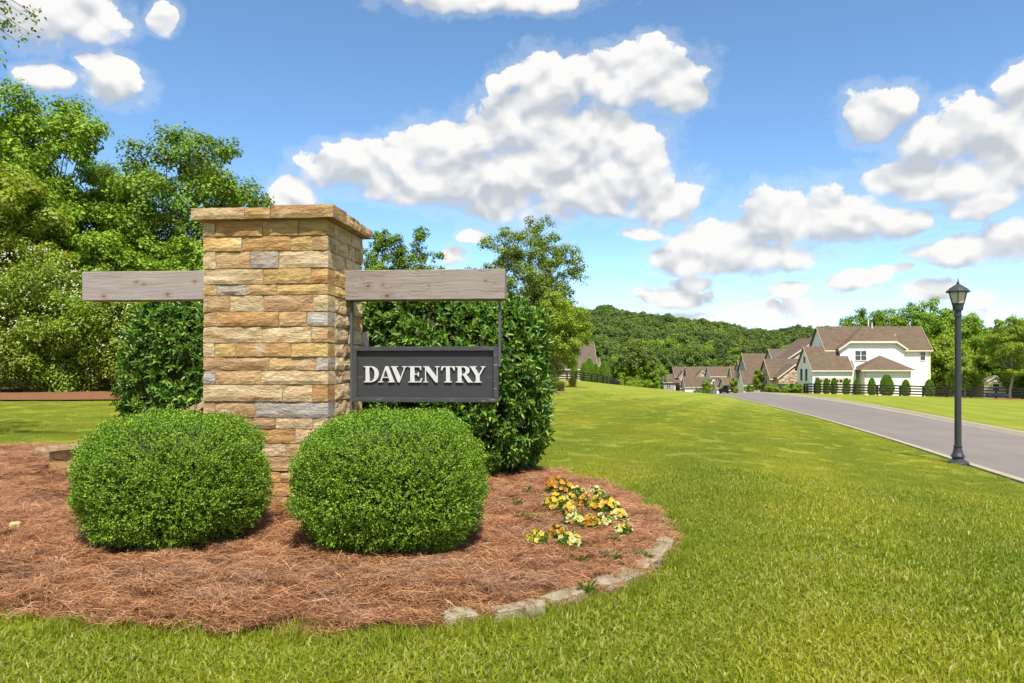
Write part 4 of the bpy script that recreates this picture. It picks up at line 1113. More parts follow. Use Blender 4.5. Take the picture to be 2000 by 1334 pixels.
lb = hit(1871, 908); LB = Vector((PX(1871, 13.55), 13.55, gz(PX(1871, 13.55), 13.55)))
lamp('tall black lantern street lamp at the kerb on the right', LB, 1.0)
Yf = 150.; xf = PX(1293.5, Yf); zf = PZ(731.5, Yf)
lamp('tiny distant black street lamp beside the farthest houses', (xf, Yf, zf - 3.41), 1.0, False)

# ------------------------------------------------------------------ fences
def fence(label, path, posts_pitch, hgt=1.28, rails=4):
    """path: list of (x, y); posts and rails follow the ground"""
    t = thing('rail_fence', label, 'fence', (path[0][0], path[0][1], gz(*path[0])))
    p = np.array(path, float); seg = np.r_[0, np.cumsum(np.hypot(*np.diff(p, axis=0).T))]
    s_ = np.arange(0, seg[-1], posts_pitch); X = np.interp(s_, seg, p[:, 0]); Y = np.interp(s_, seg, p[:, 1]); Z = ground(X, Y)
    for x, y, z in zip(X, Y, Z):
        b = MB(); b.box(x - .10, x + .10, y - .075, y + .075, z - .2, z + hgt + .06); b.build('post', M_FENCE, t)
    for i in range(len(X) - 1):
        a, c = Vector((X[i], Y[i], Z[i])), Vector((X[i + 1], Y[i + 1], Z[i + 1])); d = (c - a); d.z = 0; d.normalize(); nn = Vector((d.y, -d.x, 0)) * .078
        if nn.y > 0: nn = -nn
        for k in range(rails):
            h0 = .18 + k * (hgt - .28) / (rails - 1); b = MB()
            q = [a + nn + Vector((0, 0, h0)), c + nn + Vector((0, 0, h0)), c + nn + Vector((0, 0, h0 + .17)), a + nn + Vector((0, 0, h0 + .17))]
            b.solid([tuple(v) for v in q], tuple(nn.normalized() * .03)); b.build('rail', M_FENCE, t)
    return t


def curve_pts(pl): return [(PX(px, Y), Y) for px, Y in pl]


fence('black four rail paddock fence before the white house', curve_pts([(1571, 103), (1578, 99.5), (1594, 97.5), (1625, 96), (1668, 95), (1720, 94), (1780, 93), (1850, 92), (1930, 90), (2010, 87.5), (2110, 84)]), 2.6)
fence('black rail fence by the brown roof beyond the maple', curve_pts([(1050, 104), (1090, 108), (1125, 112), (1155, 116), (1180, 121), (1200, 128), (1212, 136)]), 2.5)
# ------------------------------------------------------------------ houses
def gable_x(H, x0, x1, y0, y1, ze, zr_, m_, ov=.35, th=.16, name='roof', ymid=None):
    """roof slabs with the ridge along x"""
    ym = (y0 + y1) / 2 if ymid is None else ymid; s_ = (zr_ - ze) / (ym - y0); s2 = (zr_ - ze) / (y1 - ym)
    b = MB(); xa, xb = x0 - ov * .7, x1 + ov * .7
    b.solid([(xa, y0 - ov, ze - ov * s_ + th), (xb, y0 - ov, ze - ov * s_ + th), (xb, ym, zr_ + th), (xa, ym, zr_ + th)], (0, 0, -th + .01))
    b.solid([(xb, y1 + ov, ze - ov * s2 + th), (xa, y1 + ov, ze - ov * s2 + th), (xa, ym + .004, zr_ + th), (xb, ym + .004, zr_ + th)], (0, 0, -th + .01))
    r = b.build(name, m_, H)
    f = MB(); f.box(xa, xb, y0 - ov - .03, y0 - ov - .003, ze - ov * s_ - .03, ze - ov * s_ + th - .02); f.build('fascia', M_TRIM, r)
    for x in (xa - .03, xb + .004):
        f = MB()
        f.solid([(x, y0 - ov, ze - ov * s_ + th - .01), (x, ym, zr_ + th - .01), (x, ym, zr_ - .05), (x, y0 - ov, ze - ov * s_ - .05)], (.026, 0, 0))
        f.build('rake_board', M_TRIM, r)
    return r


def gable_y(H, x0, x1, y0, y1, ze, zr_, m_, ov=.35, th=.16, name='roof', xmid=None):
    xm = (x0 + x1) / 2 if xmid is None else xmid; s_ = (zr_ - ze) / (xm - x0); s2 = (zr_ - ze) / (x1 - xm)
    b = MB(); ya, yb = y0 - ov * .7, y1
    b.solid([(x0 - ov, yb, ze - ov * s_ + th), (x0 - ov, ya, ze - ov * s_ + th), (xm, ya, zr_ + th), (xm, yb, zr_ + th)], (0, 0, -th + .01))
    b.solid([(x1 + ov, ya, ze - ov * s2 + th), (x1 + ov, yb, ze - ov * s2 + th), (xm + .004, yb, zr_ + th), (xm + .004, ya, zr_ + th)], (0, 0, -th + .01))
    r = b.build(name, m_, H)
    for (xa, sa, sg) in ((x0, s_, -1), (x1, s2, 1)):
        f = MB(); y = ya - .03
        f.solid([(xa + sg * ov, y, ze - ov * sa + th - .01), (xm, y, zr_ + th - .01), (xm, y, zr_ - .08), (xa + sg * ov, y, ze - ov * sa - .08)], (0, .026, 0)); f.build('rake_board', M_TRIM, r)
    return r


def walls(H, x0, x1, y0, y1, z0, z1, m_, name='wall', gx=None, gy=None, ridge=None):
    """box walls with gable triangles closing the roof ends: gx = ridge along x, gy = ridge along y"""
    b = MB(); b.box(x0, x1, y0, y1, z0, z1)
    if gx is not None:
        ym = (y0 + y1) / 2
        for x in (x0, x1 - .05): b.solid([(x, y0, z1), (x, y1, z1), (x, ym, gx)], (.05, 0, 0))
    if gy is not None:
        xm = (x0 + x1) / 2 if ridge is None else ridge
        b.solid([(x0, y0, z1), (x1, y0, z1), (xm, y0, gy)], (0, .05, 0))
    return b.build(name, m_, H)


def window(H, xc, z0, w, h, y, cols_=1, frame=M_WFRAME, bars=True, fw=.09):
    """window on a wall facing the viewer at depth y"""
    f = MB(); x0, x1, z1 = xc - w / 2, xc + w / 2, z0 + h
    f.box(x0 - fw, x1 + fw, y - .06, y - .004, z1, z1 + fw); f.box(x0 - fw, x1 + fw, y - .09, y - .004, z0 - fw, z0)
    f.box(x0 - fw, x0, y - .06, y - .004, z0, z1); f.box(x1, x1 + fw, y - .06, y - .004, z0, z1)
    for k in range(1, cols_): xx = x0 + w * k / cols_; f.box(xx - .05, xx + .05, y - .06, y - .004, z0, z1)
    if bars: f.box(x0, x1, y - .05, y - .004, z0 + h * .48, z0 + h * .48 + .05)
    wi = f.build('window', frame, H)
    for k in range(cols_):
        g = MB(); a = x0 + w * k / cols_ + .051 * (k > 0); b = x0 + w * (k + 1) / cols_ - .051 * (k < cols_ - 1)
        g.box(a + .001, b - .001, y - .022, y - .006, z0 + .001, z1 - .001); g.build('pane', M_GLASS, wi)
    return wi


def side_window(H, x, yc, z0, w, h):
    """window on a wall facing left"""
    f = MB(); y0, y1, z1 = yc - w / 2, yc + w / 2, z0 + h; fw = .08
    f.box(x - .06, x - .004, y0 - fw, y1 + fw, z1, z1 + fw); f.box(x - .09, x - .004, y0 - fw, y1 + fw, z0 - fw, z0); f.box(x - .06, x - .004, y0 - fw, y0, z0, z1); f.box(x - .06, x - .004, y1, y1 + fw, z0, z1)
    wi = f.build('window', M_WFRAME, H); g = MB(); g.box(x - .022, x - .006, y0 + .001, y1 - .001, z0 + .001, z1 - .001); g.build('pane', M_GLASS, wi)


def garage(H, x0, x1, z0, h, y, lites=8, m_=None):
    b = MB(); b.box(x0, x1, y - .03, y - .004, z0, z0 + h); d = b.build('garage_door', m_ or M_DOOR, H)
    for r in range(3):
        for k in range(4):
            w = (x1 - x0) / 4; p = MB(); p.box(x0 + w * k + .08, x0 + w * (k + 1) - .08, y - .05, y - .031, z0 + h * .25 * r + .06, z0 + h * .25 * (r + 1) - .05); p.build('panel', m_ or M_DOOR, d)
    for k in range(lites):
        w = (x1 - x0) / lites; g = MB(); g.box(x0 + w * k + .06, x0 + w * (k + 1) - .06, y - .045, y - .031, z0 + h * .78, z0 + h * .94); g.build('pane', M_GLASS, d)
    t = MB(); t.box(x0 - .14, x0 - .01, y - .06, y - .004, z0, z0 + h + .15); t.box(x1 + .01, x1 + .14, y - .06, y - .004, z0, z0 + h + .15); t.box(x0 - .01, x1 + .01, y - .06, y - .004, z0 + h + .01, z0 + h + .15); t.build('trim', M_TRIM, d)
    return d


def house(label, px, Y): return thing('house', label, 'house', (PX(px, Y), Y, gz(PX(px, Y), Y)), 0, 'houses along the street')


# --- white house behind the paddock fence
H = house('large white house with clipped gable behind the black paddock fence', 1700, 104); g0 = gz(50, 105) - .4
wx0, wx1 = PX(1587, 104), PX(1641, 104)
walls(H, wx0, PX(1672, 104), 104, 109.6, g0, .17, M_WHITE, gx=3.2)
gable_x(H, wx0, PX(1662, 104), 104, 109.6, .17, 3.2, M_ROOF)
garage(H, PX(1599, 104), PX(1662, 104), g0 + .35, 2.35, 104, 8)
side_window(H, wx0, 106.1, -1.1 - .5, .8, 1.7); side_window(H, wx0, 107.9, -1.1 - .5, .8, 1.7); side_window(H, wx0, 106.8, .95, .6, .9)
mx0, mx1 = PX(1602, 108.4), PX(1816, 106.5)
walls(H, mx0, mx1, 106.5, 112.0, g0, 3.09, M_WHITE, gx=6.2)
gable_x(H, mx0, mx1, 106.5, 112.0, 3.09, 6.2, M_ROOF, ov=.4)
bx0, bx1 = PX(1641, 105.5), PX(1766, 105.5); bxm = (bx0 + bx1) / 2
b = MB(); b.solid([(bx0, 105.5, g0), (bx1, 105.5, g0), (bx1, 105.5, 3.07), (bx1 - 1.25, 105.5, 3.9), (bx0 + 1.25, 105.5, 3.9), (bx0, 105.5, 3.07)], (0, 1.5, 0)); b.build('bay_wall', M_WHITE, H)
s_ = .68; zc_ = 3.07; rt = zc_ + s_ * (bx1 - bx0) / 2
b = MB(); o_ = .4; th = .16
A1 = (bx0 - o_, 105.1, zc_ - o_ * s_ + th); A2 = (bx0 + 1.25, 105.1, zc_ + 1.25 * s_ + th); A3 = (bxm, 105.1 + (rt - zc_ - 1.25 * s_) / s_, rt + th); A4 = (bxm, 112, rt + th); A5 = (bx0 - o_, 112, A1[2])
b.solid([A1, A2, A3, A4, A5], (0, 0, -.15)); mir = lambda p: (2 * bxm - p[0], p[1], p[2])
b.solid([mir(q) for q in (A5, A4, A3, A2, A1)], (0, 0, -.15)); e1 = (0.004, -.004, 0)
b.solid([(A2[0], A2[1] - .004, A2[2]), (mir(A2)[0], A2[1] - .004, A2[2]), (A3[0], A3[1] - .004, A3[2])], (0, 0, -.15)); r_ = b.build('roof', M_ROOF, H)
f = MB(); f.box(A2[0], mir(A2)[0], 105.06, 105.09, A2[2] - .3, A2[2] - .02); f.build('fascia', M_TRIM, r_)
for q in (lambda p: p, mir):
    f = MB(); P1, P2 = q(A1), q(A2); f.solid([(P1[0], 105.06, P1[2] - .02), (P2[0], 105.06, P2[2] - .02), (P2[0], 105.06, P2[2] - .3), (P1[0], 105.06, P1[2] - .3)], (0, .026, 0)); f.build('rake_board', M_TRIM, r_)
hx0, hx1 = PX(1690, 102.5), PX(1778, 102.5)
walls(H, hx0, hx1, 102.5, 106.6, g0, .1, M_WHITE, 'wing_wall')
ex0, ex1, ap = hx0 - .8, hx1 + .5, (PX(1718, 105.5), 105.46, 2.05)
b = MB(); b.solid([(ex0, 102, .02), (ex1, 102, .02), ap], (0, 0, -.14)); b.solid([(ex0 - .002, 105.46, .02), (ex0 - .002, 102, .02), (ap[0] - .002, ap[1], ap[2])], (0, 0, -.14)); b.solid([(ex1 + .002, 102, .02), (ex1 + .002, 105.46, .02), (ap[0] + .002, ap[1], ap[2])], (0, 0, -.14)); r_ = b.build('roof', M_ROOF, H)
f = MB(); f.box(ex0, ex1, 101.96, 101.99, -.16, .0); f.build('fascia', M_TRIM, r_)
window(H, PX(1681, 105.5), PZ(703.5, 105.5), 1.55, 1.32, 105.5, 2); window(H, PX(1802, 106.5), PZ(703.5, 106.5), .68, 1.3, 106.5)
for (px, py, Y_, hh) in ((1696, 631, 110, .65), (1703, 635, 109, .3), (1747, 658, 108, .35)):
    b = MB(); x, y, z = P(px, py, Y_); b.lathe((x, y, z - .5), [(.09, 0), (.09, .5 + hh - .1), (.14, .5 + hh - .1), (.14, .5 + hh)], 8); b.build('vent_pipe', M_WFRAME, H)
for (px, w) in ((1690, .12), (1777, .12), (1815.5, .14)):
    Yc = 102.5 if px < 1800 else 106.5; b = MB(); x = PX(px, Yc); b.box(x - w, x + w, Yc - .035, Yc - .003, g0, .0 if px < 1800 else 2.9); b.build('corner_board', M_TRIM, H)
b = MB(); x = PX(1594, 104); b.box(x - .1, x + .1, 103.82, 103.97, PZ(742, 104), PZ(737, 104)); b.build('wall_lantern', M_BLACKM, H)

# --- stone and tan house left of it
H = house('stone fronted house with tan gable left of the white house', 1535, 118); g0 = gz(PX(1535, 118), 118) - .4
ax0, ax1 = PX(1506, 117), PX(1578, 117)
walls(H, ax0, ax1, 117, 122.4, g0, -1.33, M_RUBBLE, gx=1.6); gable_x(H, ax0, ax1, 117, 122.4, -1.33, 1.45, M_ROOF)
fx0, fx1 = PX(1521, 115), PX(1584, 115)
walls(H, fx0, fx1, 115, 118, g0, PZ(737, 115), M_RUBBLE, 'gable_wall', gy=PZ(713, 115) - .1); gable_y(H, fx0, fx1, 115, 120.5, PZ(737, 115), PZ(713, 115), M_ROOF, ov=.3)
b = MB(); b.box(PX(1518.5, 115), PX(1553, 115), 114.93, 114.99, g0, PZ(750, 115)); b.build('dark_opening_panel', M_GLASS, H)  # dark panel on the wall stands in for the shaded garage opening
side_window(H, ax0, 119, -3.1, .7, 1.3); side_window(H, ax0, 121, -3.1, .7, 1.3)
tx0, tx1 = PX(1534, 122), PX(1668, 122)
walls(H, tx0, tx1, 122, 130, g0, PZ(704, 122), M_TAN, 'tall_wall', gy=PZ(660, 122) - .15); gable_y(H, tx0, tx1, 122, 131, PZ(704, 122), PZ(660, 122), M_ROOF, ov=.4)
cx0, cx1 = PX(1511, 126), PX(1560, 126); walls(H, cx0, cx1, 126, 130.4, g0, PZ(704, 126), M_GREYW, gx=PZ(683, 129)); gable_x(H, cx0, cx1, 126, 130.4, PZ(705, 126), PZ(683, 129), M_ROOF2, ov=.25)

# --- steep brown roofs further down the road
H = house('tall brown roofed house with grey side walls beyond the stone house', 1480, 142); g0 = gz(PX(1480, 142), 142) - .5
x0, x1 = PX(1459, 142), PX(1512, 142); walls(H, x0, x1, 142, 147.4, g0, PZ(724, 142), M_GREYW, gx=PZ(692, 146) - .1); gable_x(H, x0, x1, 142, 147.4, PZ(724, 142), PZ(692, 146), M_ROOF, ov=.3)
x0, x1 = PX(1453, 137), PX(1489, 137); walls(H, x0, x1, 137, 141, g0, PZ(750, 137), M_WHITE, gx=PZ(725, 139.6) - .1); gable_x(H, x0, x1, 137, 141, PZ(750, 137), PZ(725, 139.6), M_ROOF, ov=.3)
x0, x1 = PX(1448, 146), PX(1462, 146); walls(H, x0, x1, 146.5, 150, g0, PZ(722, 146), M_GREYW, gx=PZ(704, 149)); gable_x(H, x0, x1, 146.5, 150, PZ(722, 146), PZ(704, 149), M_ROOF2, ov=.2)
window(H, PX(1497, 142), PZ(744, 142), .9, 1.4, 142); window(H, PX(1473, 137), PZ(763, 137), 1.2, 1.1, 137, 2)

H = house('narrow brown roofed house between the white gable and the grey walls', 1440, 160); g0 = gz(PX(1440, 160), 160) - .5
x0, x1 = PX(1433, 160), PX(1452, 160); walls(H, x0, x1, 160, 165, g0, PZ(748, 160), M_CREAM, gx=PZ(717, 165)); gable_x(H, x0, x1, 160, 165, PZ(748, 160), PZ(716, 165), M_ROOF, ov=.25)
x0, x1 = PX(1417, 157), PX(1433, 157); walls(H, x0, x1, 157, 162, g0, PZ(757, 157), M_CREAM, gx=PZ(740, 159.5)); gable_x(H, x0, x1, 157, 162, PZ(757, 157), PZ(739, 159.5), M_ROOF, ov=.25)
window(H, PX(1425, 157), PZ(766, 157), .8, 1.0, 157)

H = house('small white gabled house with a square window far down the road', 1407, 188); g0 = gz(PX(1407, 188), 188) - 1.5
x0, x1 = PX(1388, 188), PX(1429, 188); walls(H, x0, x1, 188, 193, g0, PZ(734, 188), M_WHITE, gx=PZ(718, 193)); gable_x(H, x0, x1, 188, 193, PZ(734, 188), PZ(717, 193), M_ROOF, ov=.35)
window(H, PX(1402, 188), PZ(748, 188), 1.25, .95, 188, 2)
x0, x1 = PX(1400, 184), PX(1420, 184); walls(H, x0, x1, 184, 188.2, g0, PZ(757, 184), M_WHITE, gx=PZ(745, 186)); gable_x(H, x0, x1, 184, 188.2, PZ(757, 184), PZ(744.5, 186), M_ROOF, ov=.3)

H = house('cream house with two low front roofs left of the small white gable', 1365, 198); g0 = gz(PX(1365, 198), 198) - 1.5
x0, x1 = PX(1345, 200), PX(1396, 200); walls(H, x0, x1, 200, 205.5, g0, PZ(738, 200), M_CREAM, gx=PZ(719, 205)); gable_x(H, x0, x1, 200, 205.5, PZ(738, 200), PZ(717, 205), M_ROOF, ov=.4)
gx0, gx1 = PX(1359, 198), PX(1385, 198); walls(H, gx0, gx1, 198, 201, g0, PZ(738, 198), M_TAN, 'gable_wall', gy=PZ(726, 198)); gable_y(H, gx0, gx1, 198, 204, PZ(738, 198), PZ(725, 198), M_ROOF, ov=.3)
for (a, c, k) in ((1338, 1358.5, 0), (1360.5, 1383, 1)):
    x0, x1 = PX(a, 193), PX(c, 193); walls(H, x0, x1, 193, 197, g0, PZ(755, 193), M_CREAM if k else M_WHITE, gx=PZ(738, 195.5)); gable_x(H, x0, x1, 193, 197, PZ(755, 193), PZ(736.5, 195.5), M_ROOF, ov=.25)
garage(H, PX(1343, 193), PX(1354, 193), g0 + .8, 2.6, 193, 4, M_WFRAME); window(H, PX(1372, 193), PZ(765, 193), 1.6, 1.0, 193, 2)

H = house('farthest brown roofed house with a front porch at the forest edge', 1320, 212); g0 = gz(PX(1320, 212), 212) - 1.5
x0, x1 = PX(1319, 214), PX(1356, 214); walls(H, x0, x1, 214, 219.5, g0, PZ(735, 214), M_TAN, gx=PZ(718, 219)); gable_x(H, x0, x1, 214, 219.5, PZ(735, 214), PZ(717, 219), M_ROOF, ov=.4)
gx0, gx1 = PX(1327, 211), PX(1346, 211); walls(H, gx0, gx1, 211, 215, g0, PZ(737, 211), M_TAN, 'gable_wall', gy=PZ(727, 211)); gable_y(H, gx0, gx1, 211, 218, PZ(737, 211), PZ(726, 211), M_ROOF, ov=.3)
x0, x1 = PX(1296, 213), PX(1317, 213); walls(H, x0, x1, 213, 218, g0, PZ(746, 213), M_GREYW, gx=PZ(733, 217)); gable_x(H, x0, x1, 213, 218, PZ(746, 213), PZ(731, 217.5), M_ROOF2, ov=.3)
window(H, PX(1323, 214), PZ(745, 214), .9, 1.1, 214); window(H, PX(1306, 213), PZ(757, 213), 1.1, 1.1, 213, 2)
for px in (1318, 1331): b = MB(); b.box(PX(px, 208) - .15, PX(px, 208) + .15, 207.8, 208.1, g0, PZ(747, 208)); b.build('porch_post', M_WFRAME, H)
b = MB(); b.solid([(PX(1316, 208), 207.4, PZ(747, 208)), (PX(1333, 208), 207.4, PZ(747, 208)), (PX(1333, 208), 211, PZ(742, 208)), (PX(1316, 208), 211, PZ(742, 208))], (0, 0, -.2)); b.build('porch_roof', M_ROOF, H)

# --- brown roof left, behind the rail fence
H = house('low brown roofed house behind the fence beyond the maple tree', 1135, 146); g0 = gz(PX(1135, 146), 146) - .5
x0, x1 = PX(1085, 144), PX(1164, 144); walls(H, x0, x1, 144, 154, g0, PZ(719, 144), M_TAN, gx=PZ(674, 149)); gable_x(H, x0, x1, 144, 154, PZ(719, 144), PZ(672.5, 149), M_ROOF2, ov=.35)
walls(H, x1 + .05, x1 + 1.2, 147, 153, g0, PZ(712, 148), M_TAN, gx=PZ(700, 150)); gable_x(H, x1 + .6, x1 + 1.2, 147, 153, PZ(714, 148), PZ(701, 150), M_ROOF2, ov=.25)
window(H, PX(1140, 144), PZ(735, 144), 1.4, 1.3, 144, 2)
# --- grey roof between the trees far right
H = house('small grey roofed cottage between the right hand trees', 1942, 120); g0 = gz(PX(1942, 120), 120) - .5
x0, x1 = PX(1922, 120), PX(1966, 120); walls(H, x0, x1, 120, 126, g0, PZ(748, 120), M_CREAM, gy=PZ(735, 120) - .05); gable_y(H, x0, x1, 120, 127, PZ(748, 120), PZ(735, 120), plain('grey_metal_roof', (.36, .36, .37)), ov=.3)
window(H, PX(1945, 120), PZ(762, 120), 1.0, 1.0, 120)

# ------------------------------------------------------------------ parked cars far down the road
def car(label, px, py, Y, col, rz):
    x = PX(px, Y); z = PZ(py, Y); t = thing('parked_car', label, 'car', (x, Y, z), rz, 'cars parked by the far houses')
    m_ = plain('car_paint_' + str(round(col[0], 3)), col, .3, .05, 3, .5)
    b = MB(); pr = [(-2.3, .35), (-2.3, .85), (-2.15, 1.0), (-1.5, 1.05), (1.2, 1.0), (2.15, .88), (2.3, .7), (2.3, .35)]
    b.solid([(-.88, q, h) for q, h in pr], (1.76, 0, 0)); b.build('body', m_, t, True)
    b = MB(); pr = [(-2.0, 1.04), (-1.7, 1.62), (.1, 1.66), (.95, 1.03)]; b.solid([(-.78, q, h) for q, h in pr], (1.56, 0, 0)); b.build('cabin', M_GLASS, t, True)
    b = MB(); b.box(-.72, .72, -1.66, .06, 1.665, 1.71); b.build('roof_panel', m_, t, True)
    for sx in (-.9, .72):
        for y in (-1.45, 1.45):
            b = MB(); b.tube([(sx, y, .34), (sx + .18, y, .34)], .34, 12); b.build('wheel', plain('tyre', (.02, .02, .02), .8), t, True)
    for sx in (-.78, .46): b = MB(); b.box(sx, sx + .32, -2.33, -2.301, .68, .86); b.build('headlight', M_WFRAME, t, True)


car('tiny dark car parked by the farthest porch', 1330, 764, 200, (.03, .035, .04), 0.)
car('dark car parked beside the small white garage', 1421, 769, 150, (.035, .04, .05), .15)
# ------------------------------------------------------------------ trees
def gpt(px, Y): x = PX(px, Y); return (x, Y, gz(x, Y))


# left wood
tree('leafy_tree', 'tall full green tree at the left edge with highest crown', gpt(70, 44), 17.2, 12.0, 3.0, 120, 800, .20, 1.25, L_MID, 101, .28, top=.5)
tree('leafy_tree', 'spreading dark tree with sky gaps behind the pillar cap', gpt(375, 47), 16.0, 11.2, 4.0, 105, 680, .19, 1.15, L_DARK, 102, .26, sparse=.5, top=.55)
tree('leafy_tree', 'thin leafy branch tip tree between the two tall left trees', gpt(205, 49), 14.6, 7.0, 3, 50, 560, .19, 1.0, L_DARK, 112, .2, sparse=.5)
tree('leafy_tree', 'yellow green tree at the left margin before the tall one', gpt(-15, 37), 12.2, 6.6, 2.5, 70, 750, .17, .85, L_YEL, 103, .2, top=.55)
tree('leafy_tree', 'bright mid green tree just above the left timber stub', gpt(235, 41), 8.9, 7.6, 1.0, 75, 760, .17, .85, L_MID, 104, .16)
tree('leafy_tree', 'bright mid green tree tucked left of the pillar cap', gpt(365, 42), 8.6, 7.2, 1.0, 70, 760, .17, .85, L_MID, 105, .16)
tree('leafy_tree', 'far left tree reaching out of the picture edge', gpt(-150, 46), 17, 11, 3, 70, 480, .21, 1.2, L_MID, 106, .28)
# flowering hedge
for k, (px, Y, H_, w, lab) in enumerate([(-50, 31, 6.0, 5.2, 'white flowering shrub at the left picture edge'), (75, 31.5, 6.2, 4.6, 'tallest white flowering shrub in the hedge'), (185, 32, 5.4, 4.0, 'white flowering shrub under the timber stub end'), (290, 32.5, 4.6, 4.0, 'low flowering shrub beside the left laurel'), (390, 34, 4.3, 4.2, 'green hedge shrub mostly hidden by the pillar')]):
    t = tree('flowering_shrub', lab, gpt(px, Y), H_, w, -.5, 80, 420, .105, .62, L_HEDGE, 120 + k, .07, group='white flowering hedge shrubs', cat='shrub', top=.62, flat=.85)
    R = np.random.default_rng(k + 77); n = 120; d = rdir(R, n); d[:, 1] = -np.abs(d[:, 1]); c = d * np.array([w / 2, w / 2, (H_ - .25) / 2]) * (.93 + .1 * R.random(n))[:, None] + np.array([0, 0, (H_ + .25) / 2])
    I = np.repeat(np.arange(n), 5); pos = c[I] + R.normal(size=(n * 5, 3)) * .035
    V, F = leaves(pos, rdir(R, n * 5), rdir(R, n * 5) + np.array([0, -1, .8]), np.full(n * 5, .06), np.full(n * 5, .055))
    link('blossoms', np_mesh('blossoms', V, F, [leafmat('white_blossom', [(.62, .60, .40), (.75, .73, .55)], .6, .2, (1, 1, .9))]), t)
# between pillar and maple
tree('leafy_tree', 'small open crowned tree right of the pillar cap', gpt(748, 58), 12.4, 4.2, 3.0, 46, 400, .16, .62, L_DARK, 131, .14, sparse=.5)
tree('leafy_tree', 'small open tree nearest the white cloud above the sign timber', gpt(818, 58), 11.6, 4.6, 3.0, 46, 400, .16, .62, L_DARK, 132, .14, sparse=.5)
tree('leafy_tree', 'bright bushy tree low beside the pillar right edge', gpt(732, 50), 8.2, 3.6, 1, 36, 480, .15, .62, L_MID, 133, .12)
tree('leafy_tree', 'dull green bushy tree just over the sign timber', gpt(830, 52), 7.9, 4.2, 1, 40, 480, .15, .62, L_OLIVE, 134, .12)
tree('leafy_tree', 'tall airy olive tree with bare twigs behind the maple', gpt(1035, 72), 16.0, 12.4, 3.5, 140, 400, .185, .85, L_OLIVE, 135, .2, sparse=.55, top=.6)
tree('leafy_tree', 'leaning olive branches low behind the laurel top', gpt(1065, 70), 9.5, 8.0, 2.5, 60, 260, .18, .8, L_OLIVE, 136, .15, sparse=.4)
mb_ = hit(1099, 750); tree('maple_tree', 'bright green maple on the lawn with a mulch ring', (PX(1085, 58), 58, gz(PX(1085, 58), 58)), 7.6, 5.2, 1.0, 85, 560, .125, .62, L_LIME, 137, .13, bark=M_PBARK, top=.45)
# overhanging tree outside the frame, only twig ends reach in
T_ = thing('leafy_tree', 'twigs of a near tree hanging in at the top left corner', 'tree', (-9.6, 9.6, 0))
mb_, V, F = tree_geo(141, 9.0, 4.4, 4.2, 46, 150, .085, .5, .16, sparse=.3)
R = np.random.default_rng(9)
for (px, py) in ((20, 22), (55, 20), (30, 45), (62, 38), (15, 10), (66, 28), (25, 55), (5, 40), (50, 70), (64, 68), (38, 84), (2, 110), (8, 158), (-10, 70), (-15, 30), (-20, 120)):
    q = np.array(P(px, py, 9.6)) - np.array([-9.6, 9.6, 0]); k = 9 if py < 60 else 4
    mb_.tube([(1.6, 0, q[2] + .9), tuple((np.array([1.6, 0, q[2] + .9]) + q) / 2 + np.array([0, 0, .12])), tuple(q)], [.02, .008, .003], 4, False)
    d = rdir(R, k); pos = q + R.normal(size=(k, 3)) * .055
    v2, f2 = leaves(pos, d + np.array([0, 0, -.5]), rdir(R, k) + np.array([0, 0, .6]), .05 + .025 * R.random(k), .03 + .012 * R.random(k)); F = np.concatenate([F, f2 + len(V)]); V = np.concatenate([V, v2])
mb_.build('trunk', M_BARK, T_, True); link('crown', np_mesh('crown', V, F, [L_OLIVE]), T_)

# right hand side
for k, (px, Y, H_, w, m_, lab) in enumerate([(1690, 128, 15.0, 11, L_DARK, 'dark tree showing above the white house ridge'), (1745, 132, 16.0, 11, L_MID, 'round green tree over the white house roof'), (1808, 127, 16.4, 11, L_MID, 'tallest round tree right of the white house roof'),
                                           (1850, 122, 14.6, 10, L_MID, 'green tree left behind the street lamp post'), (1898, 126, 12.2, 9, L_DARK, 'dark tree right behind the street lamp post'), (1840, 112, 9.0, 6, L_LIME, 'bright bushy tree at the white house corner'),
                                           (1935, 128, 9.8, 8, L_MID, 'low tree over the small grey roof'), (2030, 118, 13, 10, L_DARK, 'tree at the right picture edge behind the young tree')]):
    tree('leafy_tree', lab, gpt(px, Y), H_, w * (1.4 if k < 5 else 1.15), .8, 130 if k < 5 else 95, 430, .27, 1.25, m_, 150 + k, .22, top=.85)
tree('young_tree', 'young lime green tree with thin trunk before the fence', gpt(1884, 84), 4.6, 3.7, 1.3, 40, 380, .12, .5, L_LIME, 161, .07, bark=M_PBARK)
tree('young_tree', 'bright young tree with pale trunk in mulch at the right edge', gpt(1972, 80), 9.2, 5.4, 2.2, 70, 420, .15, .62, L_LIME, 162, .12, bark=M_PBARK, top=.45)
tree('young_tree', 'slim lime street tree before the grey walled house', gpt(1482, 120), 4.1, 1.9, .5, 30, 260, .12, .36, L_LIME, 163, .05, top=.2)
tree('young_tree', 'slim lime street tree further down the road', gpt(1432, 126), 3.2, 1.3, .4, 22, 220, .12, .3, L_LIME, 164, .04, top=.2)
tree('young_tree', 'small lime tree beside the far white gable', gpt(1381, 165), 4.6, 2.4, .8, 22, 220, .16, .5, L_LIME, 165, .05, top=.3)


